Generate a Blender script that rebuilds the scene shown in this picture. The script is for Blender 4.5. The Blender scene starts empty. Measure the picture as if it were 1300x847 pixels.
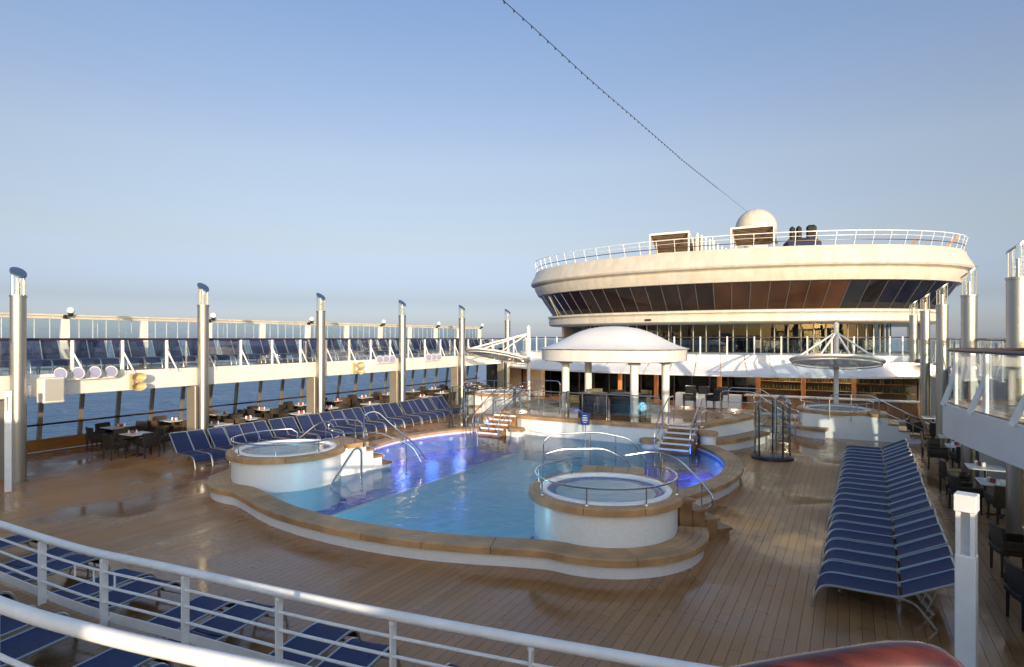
import bpy, math, random
from mathutils import Vector, Matrix
random.seed(11)
sc = bpy.context.scene
C = sc.collection
PI = math.pi
R = math.radians
cos, sin = math.cos, math.sin

# ------------------------------------------------------------------ camera, sky, sun, exposure
EYE = 4.0
YAW = 29.1
SKY0, SKYH, SKY1, SKY2, SKY3, SKY4 = (.60, .76, 1.66), (.42, .505, 1.03), (.338, .352, .59), (.515, .425, .46), (.68, .53, .52), (.64, .59, .66)
SUN_EL, SUN_AZ = 8.0, 139.5            # degrees; azimuth clockwise from +Y
cam_d = bpy.data.cameras.new('camera')
cam = bpy.data.objects.new('camera', cam_d)
C.objects.link(cam)
cam.location = (0, 0, EYE)
cam.rotation_euler = (R(90), 0, R(YAW))
cam_d.sensor_width = 36
cam_d.lens = 770 / 1300 * 36
cam_d.shift_y = 6.1 / 1300
cam_d.clip_start = 0.05
cam_d.clip_end = 60000
sc.camera = cam

w = bpy.data.worlds.new('World')
sc.world = w
w.use_nodes = True
nt = w.node_tree
nt.nodes.clear()
sky = nt.nodes.new('ShaderNodeTexSky')
sky.sky_type = 'NISHITA'
sky.sun_disc = False
sky.sun_elevation = R(SUN_EL)
sky.sun_rotation = R(SUN_AZ)
sky.altitude = 0
sky.air_density = 1.0
sky.dust_density = 1.2
sky.ozone_density = 1.6
bg = nt.nodes.new('ShaderNodeBackground')
bg.inputs['Strength'].default_value = 0.15
wo = nt.nodes.new('ShaderNodeOutputWorld')
# sea haze: away from the sun the clear-sky model is toned down towards a soft grey-blue horizon;
# the sky round the sun stays as the model gives it
tcw = nt.nodes.new('ShaderNodeTexCoord')
sxw = nt.nodes.new('ShaderNodeSeparateXYZ')
nt.links.new(tcw.outputs['Generated'], sxw.inputs[0])
rpw = nt.nodes.new('ShaderNodeValToRGB')
el = rpw.color_ramp.elements
for pos, c_ in ((0.0, SKY0), (0.0216, SKYH), (0.06, SKY1), (0.15, SKY2), (0.27, SKY3), (0.50, SKY4), (0.9, (0.80, 0.78, 0.80))):
    e_ = el[0] if pos == 0 else el.new(pos)
    e_.position = pos
    e_.color = (*c_, 1)
el.remove([e for e in el if e.position > 0.95][-1])
nt.links.new(sxw.outputs[2], rpw.inputs[0])
dtw = nt.nodes.new('ShaderNodeVectorMath'); dtw.operation = 'DOT_PRODUCT'
nt.links.new(tcw.outputs['Generated'], dtw.inputs[0])
dtw.inputs[1].default_value = (sin(R(SUN_AZ)), cos(R(SUN_AZ)), 0)
mrw = nt.nodes.new('ShaderNodeMapRange'); mrw.interpolation_type = 'SMOOTHSTEP'
mrw.inputs[1].default_value = -0.35; mrw.inputs[2].default_value = 0.75
mrw.inputs[3].default_value = 1.0; mrw.inputs[4].default_value = 0.0
nt.links.new(dtw.outputs['Value'], mrw.inputs[0])
mxw = nt.nodes.new('ShaderNodeMix'); mxw.data_type = 'RGBA'; mxw.blend_type = 'MULTIPLY'
nt.links.new(mrw.outputs[0], mxw.inputs[0])
nt.links.new(sky.outputs[0], mxw.inputs[6])
hzn = nt.nodes.new('ShaderNodeTexNoise'); hzn.inputs['Scale'].default_value = 2.2; hzn.inputs['Detail'].default_value = 5
hmp = nt.nodes.new('ShaderNodeMapping'); hmp.inputs['Scale'].default_value = (1, 1, 7)
nt.links.new(tcw.outputs['Generated'], hmp.inputs[0]); nt.links.new(hmp.outputs[0], hzn.inputs['Vector'])
hrm = nt.nodes.new('ShaderNodeMapRange'); hrm.inputs[1].default_value = .35; hrm.inputs[2].default_value = .7; hrm.inputs[3].default_value = .99; hrm.inputs[4].default_value = 1.012
nt.links.new(hzn.outputs[0], hrm.inputs[0])
hmx = nt.nodes.new('ShaderNodeMix'); hmx.data_type = 'RGBA'; hmx.blend_type = 'MULTIPLY'; hmx.inputs[0].default_value = 1.0
nt.links.new(rpw.outputs[0], hmx.inputs[6]); nt.links.new(hrm.outputs[0], hmx.inputs[7])
nt.links.new(hmx.outputs[2], mxw.inputs[7])
nt.links.new(mxw.outputs[2], bg.inputs[0])
nt.links.new(bg.outputs[0], wo.inputs[0])

sd = bpy.data.lights.new('sun', 'SUN')
sd.energy = 2.0
sd.angle = R(0.5)
sd.color = (1.0, 0.80, 0.56)
so = bpy.data.objects.new('sun', sd)
C.objects.link(so)
_az, _el = R(SUN_AZ), R(SUN_EL)
SUNV = Vector((sin(_az) * cos(_el), cos(_az) * cos(_el), sin(_el)))
so.rotation_euler = (-SUNV).to_track_quat('-Z', 'Y').to_euler()
so.location = (10, -20, 30)

sc.view_settings.view_transform = 'Standard'
sc.view_settings.look = 'None'
sc.view_settings.gamma = 1
sc.view_settings.exposure = 1.4
sc.render.film_transparent = False
try:
    sc.cycles.max_bounces = 10
    sc.cycles.transparent_max_bounces = 24
    sc.cycles.caustics_reflective = False
    sc.cycles.caustics_refractive = False
except Exception:
    pass

# ------------------------------------------------------------------ materials
def _new(name):
    m = bpy.data.materials.new(name)
    m.use_nodes = True
    n = m.node_tree
    n.nodes.clear()
    out = n.nodes.new('ShaderNodeOutputMaterial')
    return m, n, out

def mat(name, col, rough=0.5, metal=0.0, spec=0.5, var=0.08, vscale=3.0, bump=0.0, bscale=40.0,
        objvar=0.0, stretch=(1, 1, 1), rvar=0.0, coat=0.0, world=False, col2=None):
    m, n, out = _new(name)
    N, L = n.nodes.new, n.links.new
    p = N('ShaderNodeBsdfPrincipled')
    L(p.outputs[0], out.inputs[0])
    p.inputs['Roughness'].default_value = rough
    p.inputs['Metallic'].default_value = metal
    p.inputs['Specular IOR Level'].default_value = spec
    if coat:
        p.inputs['Coat Weight'].default_value = coat
        p.inputs['Coat Roughness'].default_value = 0.08
    if world:
        tc = N('ShaderNodeNewGeometry'); co = tc.outputs['Position']
    else:
        tc = N('ShaderNodeTexCoord'); co = tc.outputs['Object']
    mp = N('ShaderNodeMapping')
    mp.inputs['Scale'].default_value = stretch
    L(co, mp.inputs[0])
    nz = N('ShaderNodeTexNoise')
    nz.inputs['Scale'].default_value = vscale
    nz.inputs['Detail'].default_value = 5
    L(mp.outputs[0], nz.inputs['Vector'])
    mx = N('ShaderNodeMix'); mx.data_type = 'RGBA'
    a = [max(0, c * (1 - var)) for c in col]
    b = [min(1, c * (1 + var)) for c in col] if col2 is None else list(col2)
    mx.inputs[6].default_value = (*a, 1)
    mx.inputs[7].default_value = (*b, 1)
    rr = N('ShaderNodeMapRange')
    rr.inputs[1].default_value = 0.35; rr.inputs[2].default_value = 0.65
    L(nz.outputs[0], rr.inputs[0])
    L(rr.outputs[0], mx.inputs[0])
    cout = mx.outputs[2]
    if objvar:
        oi = N('ShaderNodeObjectInfo')
        hs = N('ShaderNodeHueSaturation')
        r2 = N('ShaderNodeMapRange')
        r2.inputs[3].default_value = 1 - objvar; r2.inputs[4].default_value = 1 + objvar
        L(oi.outputs['Random'], r2.inputs[0])
        L(r2.outputs[0], hs.inputs['Value'])
        L(cout, hs.inputs['Color'])
        cout = hs.outputs[0]
    L(cout, p.inputs['Base Color'])
    if rvar:
        r3 = N('ShaderNodeMapRange')
        r3.inputs[3].default_value = max(0.02, rough - rvar); r3.inputs[4].default_value = min(1, rough + rvar)
        L(nz.outputs[0], r3.inputs[0])
        L(r3.outputs[0], p.inputs['Roughness'])
    if bump:
        nb = N('ShaderNodeTexNoise')
        nb.inputs['Scale'].default_value = bscale
        nb.inputs['Detail'].default_value = 4
        L(mp.outputs[0], nb.inputs['Vector'])
        bp = N('ShaderNodeBump')
        bp.inputs['Strength'].default_value = bump
        bp.inputs['Distance'].default_value = 0.01
        L(nb.outputs[0], bp.inputs['Height'])
        L(bp.outputs[0], p.inputs['Normal'])
    return m

def deck_mat(name, base, dark, lines=False):
    """synthetic teak: grain along Y, damp dark patches and near-dry areas; damp ones are glossier"""
    m, n, out = _new(name)
    N, L = n.nodes.new, n.links.new
    p = N('ShaderNodeBsdfPrincipled'); L(p.outputs[0], out.inputs[0]); p.inputs['Specular IOR Level'].default_value = 0.4
    g = N('ShaderNodeNewGeometry')
    mp = N('ShaderNodeMapping'); mp.inputs['Scale'].default_value = (30, 1.2, 30); L(g.outputs['Position'], mp.inputs[0])
    gr = N('ShaderNodeTexNoise'); gr.inputs['Scale'].default_value = 1.0; gr.inputs['Detail'].default_value = 6; L(mp.outputs[0], gr.inputs['Vector'])
    big = N('ShaderNodeTexNoise'); big.inputs['Scale'].default_value = 0.28; big.inputs['Detail'].default_value = 5; big.inputs['Roughness'].default_value = 0.6
    L(g.outputs['Position'], big.inputs['Vector'])
    wet = N('ShaderNodeMapRange'); wet.inputs[1].default_value = 0.41; wet.inputs[2].default_value = 0.58; L(big.outputs[0], wet.inputs[0])
    oi = N('ShaderNodeObjectInfo')
    c1 = N('ShaderNodeMix'); c1.data_type = 'RGBA'
    c1.inputs[6].default_value = (*[c * 0.8 for c in base], 1); c1.inputs[7].default_value = (*[c * 1.2 for c in base], 1)
    L(gr.outputs[0], c1.inputs[0])
    hs = N('ShaderNodeHueSaturation'); r2 = N('ShaderNodeMapRange')
    r2.inputs[3].default_value = 0.80; r2.inputs[4].default_value = 1.20
    # per-plank tone from the board's own x position
    sx = N('ShaderNodeSeparateXYZ'); L(g.outputs['Position'], sx.inputs[0])
    dv = N('ShaderNodeMath'); dv.operation = 'DIVIDE'; dv.inputs[1].default_value = 0.15; L(sx.outputs[0], dv.inputs[0])
    fl = N('ShaderNodeMath'); fl.operation = 'FLOOR'; L(dv.outputs[0], fl.inputs[0])
    wn = N('ShaderNodeTexWhiteNoise'); wn.noise_dimensions = '1D'; L(fl.outputs[0], wn.inputs['W'])
    wa = N('ShaderNodeMath'); wa.operation = 'ADD'; L(wn.outputs['Value'], wa.inputs[0]); L(oi.outputs['Random'], wa.inputs[1])
    wh = N('ShaderNodeMath'); wh.operation = 'MULTIPLY'; wh.inputs[1].default_value = .5; L(wa.outputs[0], wh.inputs[0]); L(wh.outputs[0], r2.inputs[0]); L(r2.outputs[0], hs.inputs['Value']); L(c1.outputs[2], hs.inputs['Color'])
    c2 = N('ShaderNodeMix'); c2.data_type = 'RGBA'; L(hs.outputs[0], c2.inputs[6]); c2.inputs[7].default_value = (*dark, 1)
    wm = N('ShaderNodeMath'); wm.operation = 'MULTIPLY'; wm.inputs[1].default_value = 0.75; L(wet.outputs[0], wm.inputs[0]); L(wm.outputs[0], c2.inputs[0])
    col = c2.outputs[2]
    if lines:
        fr = N('ShaderNodeMath'); fr.operation = 'FRACT'; L(dv.outputs[0], fr.inputs[0])
        gt = N('ShaderNodeMath'); gt.operation = 'LESS_THAN'; gt.inputs[1].default_value = 0.06; L(fr.outputs[0], gt.inputs[0])
        c3 = N('ShaderNodeMix'); c3.data_type = 'RGBA'; L(gt.outputs[0], c3.inputs[0]); L(col, c3.inputs[6]); c3.inputs[7].default_value = (0.02, 0.015, 0.01, 1)
        col = c3.outputs[2]
    L(col, p.inputs['Base Color'])
    ro = N('ShaderNodeMapRange'); ro.inputs[3].default_value = 0.55; ro.inputs[4].default_value = 0.09; L(wet.outputs[0], ro.inputs[0]); L(ro.outputs[0], p.inputs['Roughness'])
    bp = N('ShaderNodeBump'); bp.inputs['Strength'].default_value = 0.25; bp.inputs['Distance'].default_value = 0.004
    L(gr.outputs[0], bp.inputs['Height']); L(bp.outputs[0], p.inputs['Normal'])
    return m

def tile_mat(name, col, grout, size=0.06, rough=0.25, var=0.06):
    """small square pool tiles; u runs horizontally along any wall, v up"""
    m, n, out = _new(name)
    N, L = n.nodes.new, n.links.new
    p = N('ShaderNodeBsdfPrincipled'); L(p.outputs[0], out.inputs[0]); p.inputs['Roughness'].default_value = rough
    g = N('ShaderNodeNewGeometry')
    vo = N('ShaderNodeVectorMath'); vo.operation = 'SCALE'; vo.inputs['Scale'].default_value = 1 / size; L(g.outputs['Position'], vo.inputs[0])
    fr = N('ShaderNodeVectorMath'); fr.operation = 'FRACTION'; L(vo.outputs[0], fr.inputs[0])
    s = N('ShaderNodeSeparateXYZ'); L(fr.outputs[0], s.inputs[0])
    sn = N('ShaderNodeSeparateXYZ'); L(g.outputs['True Normal'], sn.inputs[0])
    facs = []
    for i in range(3):
        lt = N('ShaderNodeMath'); lt.operation = 'LESS_THAN'; lt.inputs[1].default_value = 0.08; L(s.outputs[i], lt.inputs[0])
        ab = N('ShaderNodeMath'); ab.operation = 'ABSOLUTE'; L(sn.outputs[i], ab.inputs[0])
        lo = N('ShaderNodeMath'); lo.operation = 'LESS_THAN'; lo.inputs[1].default_value = 0.72; L(ab.outputs[0], lo.inputs[0])
        mu = N('ShaderNodeMath'); mu.operation = 'MULTIPLY'; L(lt.outputs[0], mu.inputs[0]); L(lo.outputs[0], mu.inputs[1])
        facs.append(mu)
    m1 = N('ShaderNodeMath'); m1.operation = 'MAXIMUM'; L(facs[0].outputs[0], m1.inputs[0]); L(facs[1].outputs[0], m1.inputs[1])
    m2 = N('ShaderNodeMath'); m2.operation = 'MAXIMUM'; L(m1.outputs[0], m2.inputs[0]); L(facs[2].outputs[0], m2.inputs[1])
    flv = N('ShaderNodeVectorMath'); flv.operation = 'FLOOR'; L(vo.outputs[0], flv.inputs[0])
    wn = N('ShaderNodeTexWhiteNoise'); L(flv.outputs[0], wn.inputs['Vector'])
    nz = N('ShaderNodeTexNoise'); nz.inputs['Scale'].default_value = 1.6; L(g.outputs['Position'], nz.inputs['Vector'])
    ad = N('ShaderNodeMath'); ad.operation = 'ADD'; L(wn.outputs['Value'], ad.inputs[0]); L(nz.outputs[0], ad.inputs[1])
    rg = N('ShaderNodeMapRange'); rg.inputs[2].default_value = 2; rg.inputs[3].default_value = 1 - var; rg.inputs[4].default_value = 1 + var; L(ad.outputs[0], rg.inputs[0])
    hs = N('ShaderNodeHueSaturation'); hs.inputs['Color'].default_value = (*col, 1); L(rg.outputs[0], hs.inputs['Value'])
    mx = N('ShaderNodeMix'); mx.data_type = 'RGBA'; L(m2.outputs[0], mx.inputs[0]); L(hs.outputs[0], mx.inputs[6]); mx.inputs[7].default_value = (*grout, 1)
    L(mx.outputs[2], p.inputs['Base Color'])
    return m

def glass_mat(name, tint, refl=1.0, rough=0.0, base=0.04):
    m, n, out = _new(name)
    N, L = n.nodes.new, n.links.new
    t = N('ShaderNodeBsdfTransparent'); t.inputs[0].default_value = (*tint, 1)
    g = N('ShaderNodeBsdfGlossy'); g.inputs['Roughness'].default_value = rough
    lw = N('ShaderNodeLayerWeight'); lw.inputs[0].default_value = 0.5
    pw = N('ShaderNodeMath'); pw.operation = 'POWER'; pw.inputs[1].default_value = 4.0; L(lw.outputs['Facing'], pw.inputs[0])
    ma = N('ShaderNodeMath'); ma.operation = 'MULTIPLY_ADD'; ma.inputs[1].default_value = 0.85 * refl; ma.inputs[2].default_value = base; L(pw.outputs[0], ma.inputs[0])
    mx = N('ShaderNodeMixShader'); L(ma.outputs[0], mx.inputs[0]); L(t.outputs[0], mx.inputs[1]); L(g.outputs[0], mx.inputs[2])
    L(mx.outputs[0], out.inputs[0])
    return m

def water_mat(name, tint, bump=0.25, scale=3.0):
    m, n, out = _new(name)
    N, L = n.nodes.new, n.links.new
    g = N('ShaderNodeNewGeometry')
    n1 = N('ShaderNodeTexNoise'); n1.inputs['Scale'].default_value = scale; n1.inputs['Detail'].default_value = 4; n1.inputs['Distortion'].default_value = 0.6
    L(g.outputs['Position'], n1.inputs['Vector'])
    bp = N('ShaderNodeBump'); bp.inputs['Strength'].default_value = bump; bp.inputs['Distance'].default_value = 0.06
    L(n1.outputs[0], bp.inputs['Height'])
    t = N('ShaderNodeBsdfTransparent'); t.inputs[0].default_value = (*tint, 1)
    gl = N('ShaderNodeBsdfGlossy'); gl.inputs['Roughness'].default_value = 0.03; L(bp.outputs[0], gl.inputs['Normal'])
    fr = N('ShaderNodeFresnel'); fr.inputs[0].default_value = 1.27; L(bp.outputs[0], fr.inputs['Normal'])
    mx = N('ShaderNodeMixShader'); L(fr.outputs[0], mx.inputs[0]); L(t.outputs[0], mx.inputs[1]); L(gl.outputs[0], mx.inputs[2])
    L(mx.outputs[0], out.inputs[0])
    return m

def sea_mat():
    m, n, out = _new('sea')
    N, L = n.nodes.new, n.links.new
    p = N('ShaderNodeBsdfPrincipled'); L(p.outputs[0], out.inputs[0])
    p.inputs['Base Color'].default_value = (0.028, 0.095, 0.26, 1)
    p.inputs['Roughness'].default_value = 0.18
    p.inputs['IOR'].default_value = 1.33
    g = N('ShaderNodeNewGeometry')
    h = None
    for s, d in ((0.05, 1.2), (0.22, 0.5), (0.9, 0.12)):
        nz = N('ShaderNodeTexNoise'); nz.inputs['Scale'].default_value = s; nz.inputs['Detail'].default_value = 3
        L(g.outputs['Position'], nz.inputs['Vector'])
        mu = N('ShaderNodeMath'); mu.operation = 'MULTIPLY'; mu.inputs[1].default_value = d; L(nz.outputs[0], mu.inputs[0])
        if h is None: h = mu
        else:
            ad = N('ShaderNodeMath'); ad.operation = 'ADD'; L(h.outputs[0], ad.inputs[0]); L(mu.outputs[0], ad.inputs[1]); h = ad
    bp = N('ShaderNodeBump'); bp.inputs['Strength'].default_value = 0.9; bp.inputs['Distance'].default_value = 2.4
    L(h.outputs[0], bp.inputs['Height']); L(bp.outputs[0], p.inputs['Normal'])
    return m

M = {}
M['white'] = mat('white_paint', (0.74, 0.73, 0.71), 0.35, var=0.05, vscale=1.2, bump=0.05, bscale=6)
M['white_rail'] = mat('white_rail_paint', (0.80, 0.80, 0.80), 0.3, var=0.05, vscale=5, bump=0.06, bscale=30)
M['cream'] = mat('cream_hull_paint', (0.55, 0.515, 0.455), 0.35, var=0.09, vscale=0.9, stretch=(2.5, 2.5, 0.3), bump=0.08, bscale=2.0)
M['grey_trim'] = mat('grey_trim', (0.42, 0.40, 0.37), 0.5, var=0.1)
M['alu'] = mat('brushed_aluminium', (0.46, 0.435, 0.40), 0.38, metal=1.0, var=0.06, vscale=2, stretch=(1, 1, 0.1), bump=0.05, bscale=80)
M['pier'] = mat('aluminium_cladding', (0.42, 0.38, 0.32), 0.45, metal=0.6, var=0.07, vscale=1.5)
M['pier_white'] = mat('pier_white_paint', (0.66, 0.65, 0.63), 0.45, var=0.06, vscale=1.2)
M['steel'] = mat('polished_steel', (0.66, 0.64, 0.62), 0.16, metal=1.0, var=0.05, vscale=8, rvar=0.06)
M['dark_steel'] = mat('dark_steel', (0.08, 0.08, 0.085), 0.35, metal=0.8, var=0.1)
M['frame'] = mat('lounger_frame_grey', (0.50, 0.50, 0.49), 0.35, metal=0.85, var=0.06)
M['navy'] = mat('navy_sling_fabric', (0.017, 0.030, 0.100), 0.75, var=0.16, vscale=9, bump=0.35, bscale=220, objvar=0.14)
M['navy_dark'] = mat('navy_cover', (0.022, 0.03, 0.075), 0.8, var=0.2, vscale=4, bump=0.3, bscale=30)
M['black'] = mat('black_cover', (0.012, 0.012, 0.014), 0.6, var=0.2, vscale=5, bump=0.2)
M['wicker'] = mat('dark_wicker', (0.030, 0.023, 0.019), 0.55, var=0.35, vscale=40, bump=0.9, bscale=90, stretch=(1, 1, 2.4), objvar=0.25)
M['wicker_brown'] = mat('brown_wicker', (0.075, 0.050, 0.032), 0.6, var=0.35, vscale=40, bump=0.9, bscale=90, stretch=(1, 1, 2.4), objvar=0.2)
M['olive'] = mat('olive_cushion', (0.13, 0.12, 0.07), 0.85, var=0.15, vscale=6, bump=0.2)
M['table'] = mat('white_table_top', (0.72, 0.71, 0.69), 0.3, var=0.04, vscale=5)
M['red'] = mat('red_plastic', (0.42, 0.05, 0.03), 0.35, var=0.1)
M['amber'] = mat('amber_plastic', (0.55, 0.20, 0.03), 0.4, var=0.1)
M['yellow'] = mat('yellow_plastic', (0.70, 0.42, 0.03), 0.4, var=0.08)
M['beige_horn'] = mat('beige_horn_plastic', (0.55, 0.42, 0.22), 0.45, var=0.1)
M['grille'] = mat('speaker_grille', (0.42, 0.41, 0.38), 0.7, var=0.1, vscale=60, bump=0.6, bscale=200)
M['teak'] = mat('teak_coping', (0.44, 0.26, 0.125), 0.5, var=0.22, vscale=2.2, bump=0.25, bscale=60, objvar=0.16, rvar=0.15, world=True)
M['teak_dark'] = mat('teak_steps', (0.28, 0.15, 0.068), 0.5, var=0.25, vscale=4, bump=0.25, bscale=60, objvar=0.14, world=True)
M['wood_panel'] = mat('bar_wood_panel', (0.36, 0.19, 0.095), 0.4, var=0.25, vscale=3, stretch=(6, 6, 0.6), bump=0.1, objvar=0.22)
M['wood_orange'] = mat('orange_wood_post', (0.48, 0.22, 0.09), 0.4, var=0.2, vscale=2, stretch=(4, 4, 0.5))
M['bulwark'] = mat('bulwark_wood', (0.30, 0.14, 0.035), 0.45, var=0.22, vscale=2, stretch=(1, 0.3, 3), bump=0.1, objvar=0.12)
M['mahogany'] = mat('varnished_mahogany', (0.075, 0.017, 0.008), 0.25, var=0.5, vscale=7, stretch=(0.6, 3, 3), coat=0.6)
M['rail_wood'] = mat('dark_rail_wood', (0.055, 0.025, 0.015), 0.35, var=0.2, vscale=4)
M['deck'] = deck_mat('synthetic_teak_plank', (0.44, 0.212, 0.084), (0.31, 0.138, 0.052))
M['deck_far'] = deck_mat('terrace_teak', (0.40, 0.22, 0.105), (0.26, 0.13, 0.06), lines=True)
M['caulk'] = mat('black_caulk', (0.055, 0.036, 0.024), 0.6, var=0.2)
M['tile_white'] = tile_mat('white_pool_tile', (0.80, 0.81, 0.82), (0.72, 0.73, 0.74), 0.05)
M['tile_aqua'] = tile_mat('aqua_pool_tile', (0.44, 0.86, 0.93), (0.60, 0.86, 0.92), 0.11)
M['tile_blue'] = tile_mat('blue_mosaic_tile', (0.006, 0.10, 0.66), (0.02, 0.14, 0.64), 0.08, var=0.25)
M['tile_blue_lit'] = tile_mat('blue_mosaic_tile_lit', (0.035, 0.15, 0.75), (0.08, 0.2, 0.75), 0.08, var=0.2)  # left blue mosaic; the violet light on it is mixed into the colour
M['tile_band'] = tile_mat('blue_waterline_tile', (0.05, 0.19, 0.62), (0.14, 0.28, 0.62), 0.06, var=0.2)
M['acrylic'] = mat('white_acrylic', (0.82, 0.84, 0.86), 0.15, var=0.03)
M['canvas'] = mat('white_canvas', (0.71, 0.71, 0.74), 0.7, var=0.05, vscale=0.8, bump=0.12, bscale=3)
M['canopy_under'] = mat('grey_canopy_fabric', (0.50, 0.49, 0.48), 0.75, var=0.12, vscale=1.5, bump=0.1)
def mesh_cloth(name, col):
    m, n, out = _new(name); N, L = n.nodes.new, n.links.new
    d = N('ShaderNodeBsdfDiffuse'); d.inputs[0].default_value = (*col, 1)
    t = N('ShaderNodeBsdfTranslucent'); t.inputs[0].default_value = (*col, 1)
    x = N('ShaderNodeBsdfTransparent')
    a = N('ShaderNodeMixShader'); a.inputs[0].default_value = .45; L(d.outputs[0], a.inputs[1]); L(t.outputs[0], a.inputs[2])
    b = N('ShaderNodeMixShader'); b.inputs[0].default_value = .12; L(a.outputs[0], b.inputs[1]); L(x.outputs[0], b.inputs[2])
    L(b.outputs[0], out.inputs[0]); return m
M['canopy_under'] = mesh_cloth('grey_canopy_mesh', (.33, .325, .315))
M['cloth_light'] = mat('pale_fascia', (0.60, 0.59, 0.57), 0.5, var=0.06, vscale=2, stretch=(2, 2, 0.2))
M['brown_blind'] = mat('brown_slats', (0.16, 0.11, 0.07), 0.6, var=0.2, vscale=3)
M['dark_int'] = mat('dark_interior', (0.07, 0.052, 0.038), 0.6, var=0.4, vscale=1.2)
M['dark_red'] = mat('dark_red_panel', (0.16, 0.02, 0.012), 0.4, var=0.2)
M['grey_wall'] = mat('grey_room_wall', (0.13, 0.17, 0.21), 0.6, var=0.4, vscale=0.6, stretch=(3, 3, 0.4))
M['spa_shell'] = mat('pale_aqua_shell', (0.66, 0.92, 0.95), 0.3, var=0.05)
M['beige'] = mat('beige_wall', (0.50, 0.42, 0.31), 0.5, var=0.08, vscale=1.2)
M['joint'] = mat('pane_joint', (0.50, 0.58, 0.63), 0.4, var=0.06)
M['curtain'] = mat('navy_curtain', (0.02, 0.028, 0.07), 0.85, var=0.3, vscale=10, stretch=(4, 4, 0.3))
M['sign_blue'] = mat('blue_sign', (0.02, 0.05, 0.24), 0.4, var=0.05)
M['sign_white'] = mat('sign_white', (0.8, 0.8, 0.8), 0.4, var=0.02)
M['blue_cap'] = mat('blue_cap_paint', (0.045, 0.085, 0.17), 0.4, var=0.1)
M['lens'] = mat('lamp_lens_lilac', (0.25, 0.265, 0.42), 0.12, var=0.08)
M['bottle'] = mat('bottle_glass', (0.10, 0.12, 0.04), 0.15, var=0.6, vscale=9)
M['hull'] = mat('hull_paint', (0.75, 0.75, 0.74), 0.4, var=0.05)
M['glass'] = glass_mat('clear_glass', (0.93, 0.96, 0.96), base=0.05)
M['glass_rail'] = glass_mat('rail_glass', (0.90, 0.93, 0.92), base=0.09)
M['glass_tint'] = glass_mat('wind_glass', (0.84, 0.91, 0.95), base=0.05)
M['glass_win'] = glass_mat('window_glass', (0.80, 0.88, 0.92), base=0.05)
M['glass_dark'] = glass_mat('curtain_window_glass', (0.40, 0.48, 0.52), base=0.03, refl=.4)
M['brown_pane'] = mat('brown_tinted_pane', (0.040, 0.019, 0.010), 0.05, var=0.25, vscale=0.8, spec=0.45, objvar=0.16, stretch=(1, 1, 0.3))
M['deep_brown_pane'] = mat('deep_brown_pane', (0.017, 0.010, 0.008), 0.05, var=0.3, vscale=0.8, spec=0.45, objvar=0.2, stretch=(1, 1, 0.3))
M['pane_bar'] = mat('window_band_mullion', (0.10, 0.095, 0.09), 0.4, var=0.1)
M['black_pane'] = mat('black_tinted_pane', (0.010, 0.010, 0.012), 0.04, var=0.3, vscale=0.8, spec=0.8)
M['water'] = water_mat('pool_water', (0.76, 0.97, 1.0), 0.26, 3.2)
M['spa_water'] = water_mat('spa_water_surface', (0.93, 1.0, 1.0), 0.22, 5.0)
M['sea'] = sea_mat()
def glow(name, col, st):
    m, n, out = _new(name); e = n.nodes.new('ShaderNodeEmission'); e.inputs[0].default_value = (*col, 1); e.inputs[1].default_value = st
    n.links.new(e.outputs[0], out.inputs[0]); return m
M['lens_blue'] = glow('lit_blue_lens', (.15, .35, 1), .35)
M['lens_violet'] = glow('lit_violet_lens', (.5, .6, 1), .5)
M['lens_warm'] = glow('lit_downlight', (1, .82, .6), 4.0)
M['lens_white'] = glow('lit_white_lens', (.75, .95, 1), 1.2)

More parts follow.
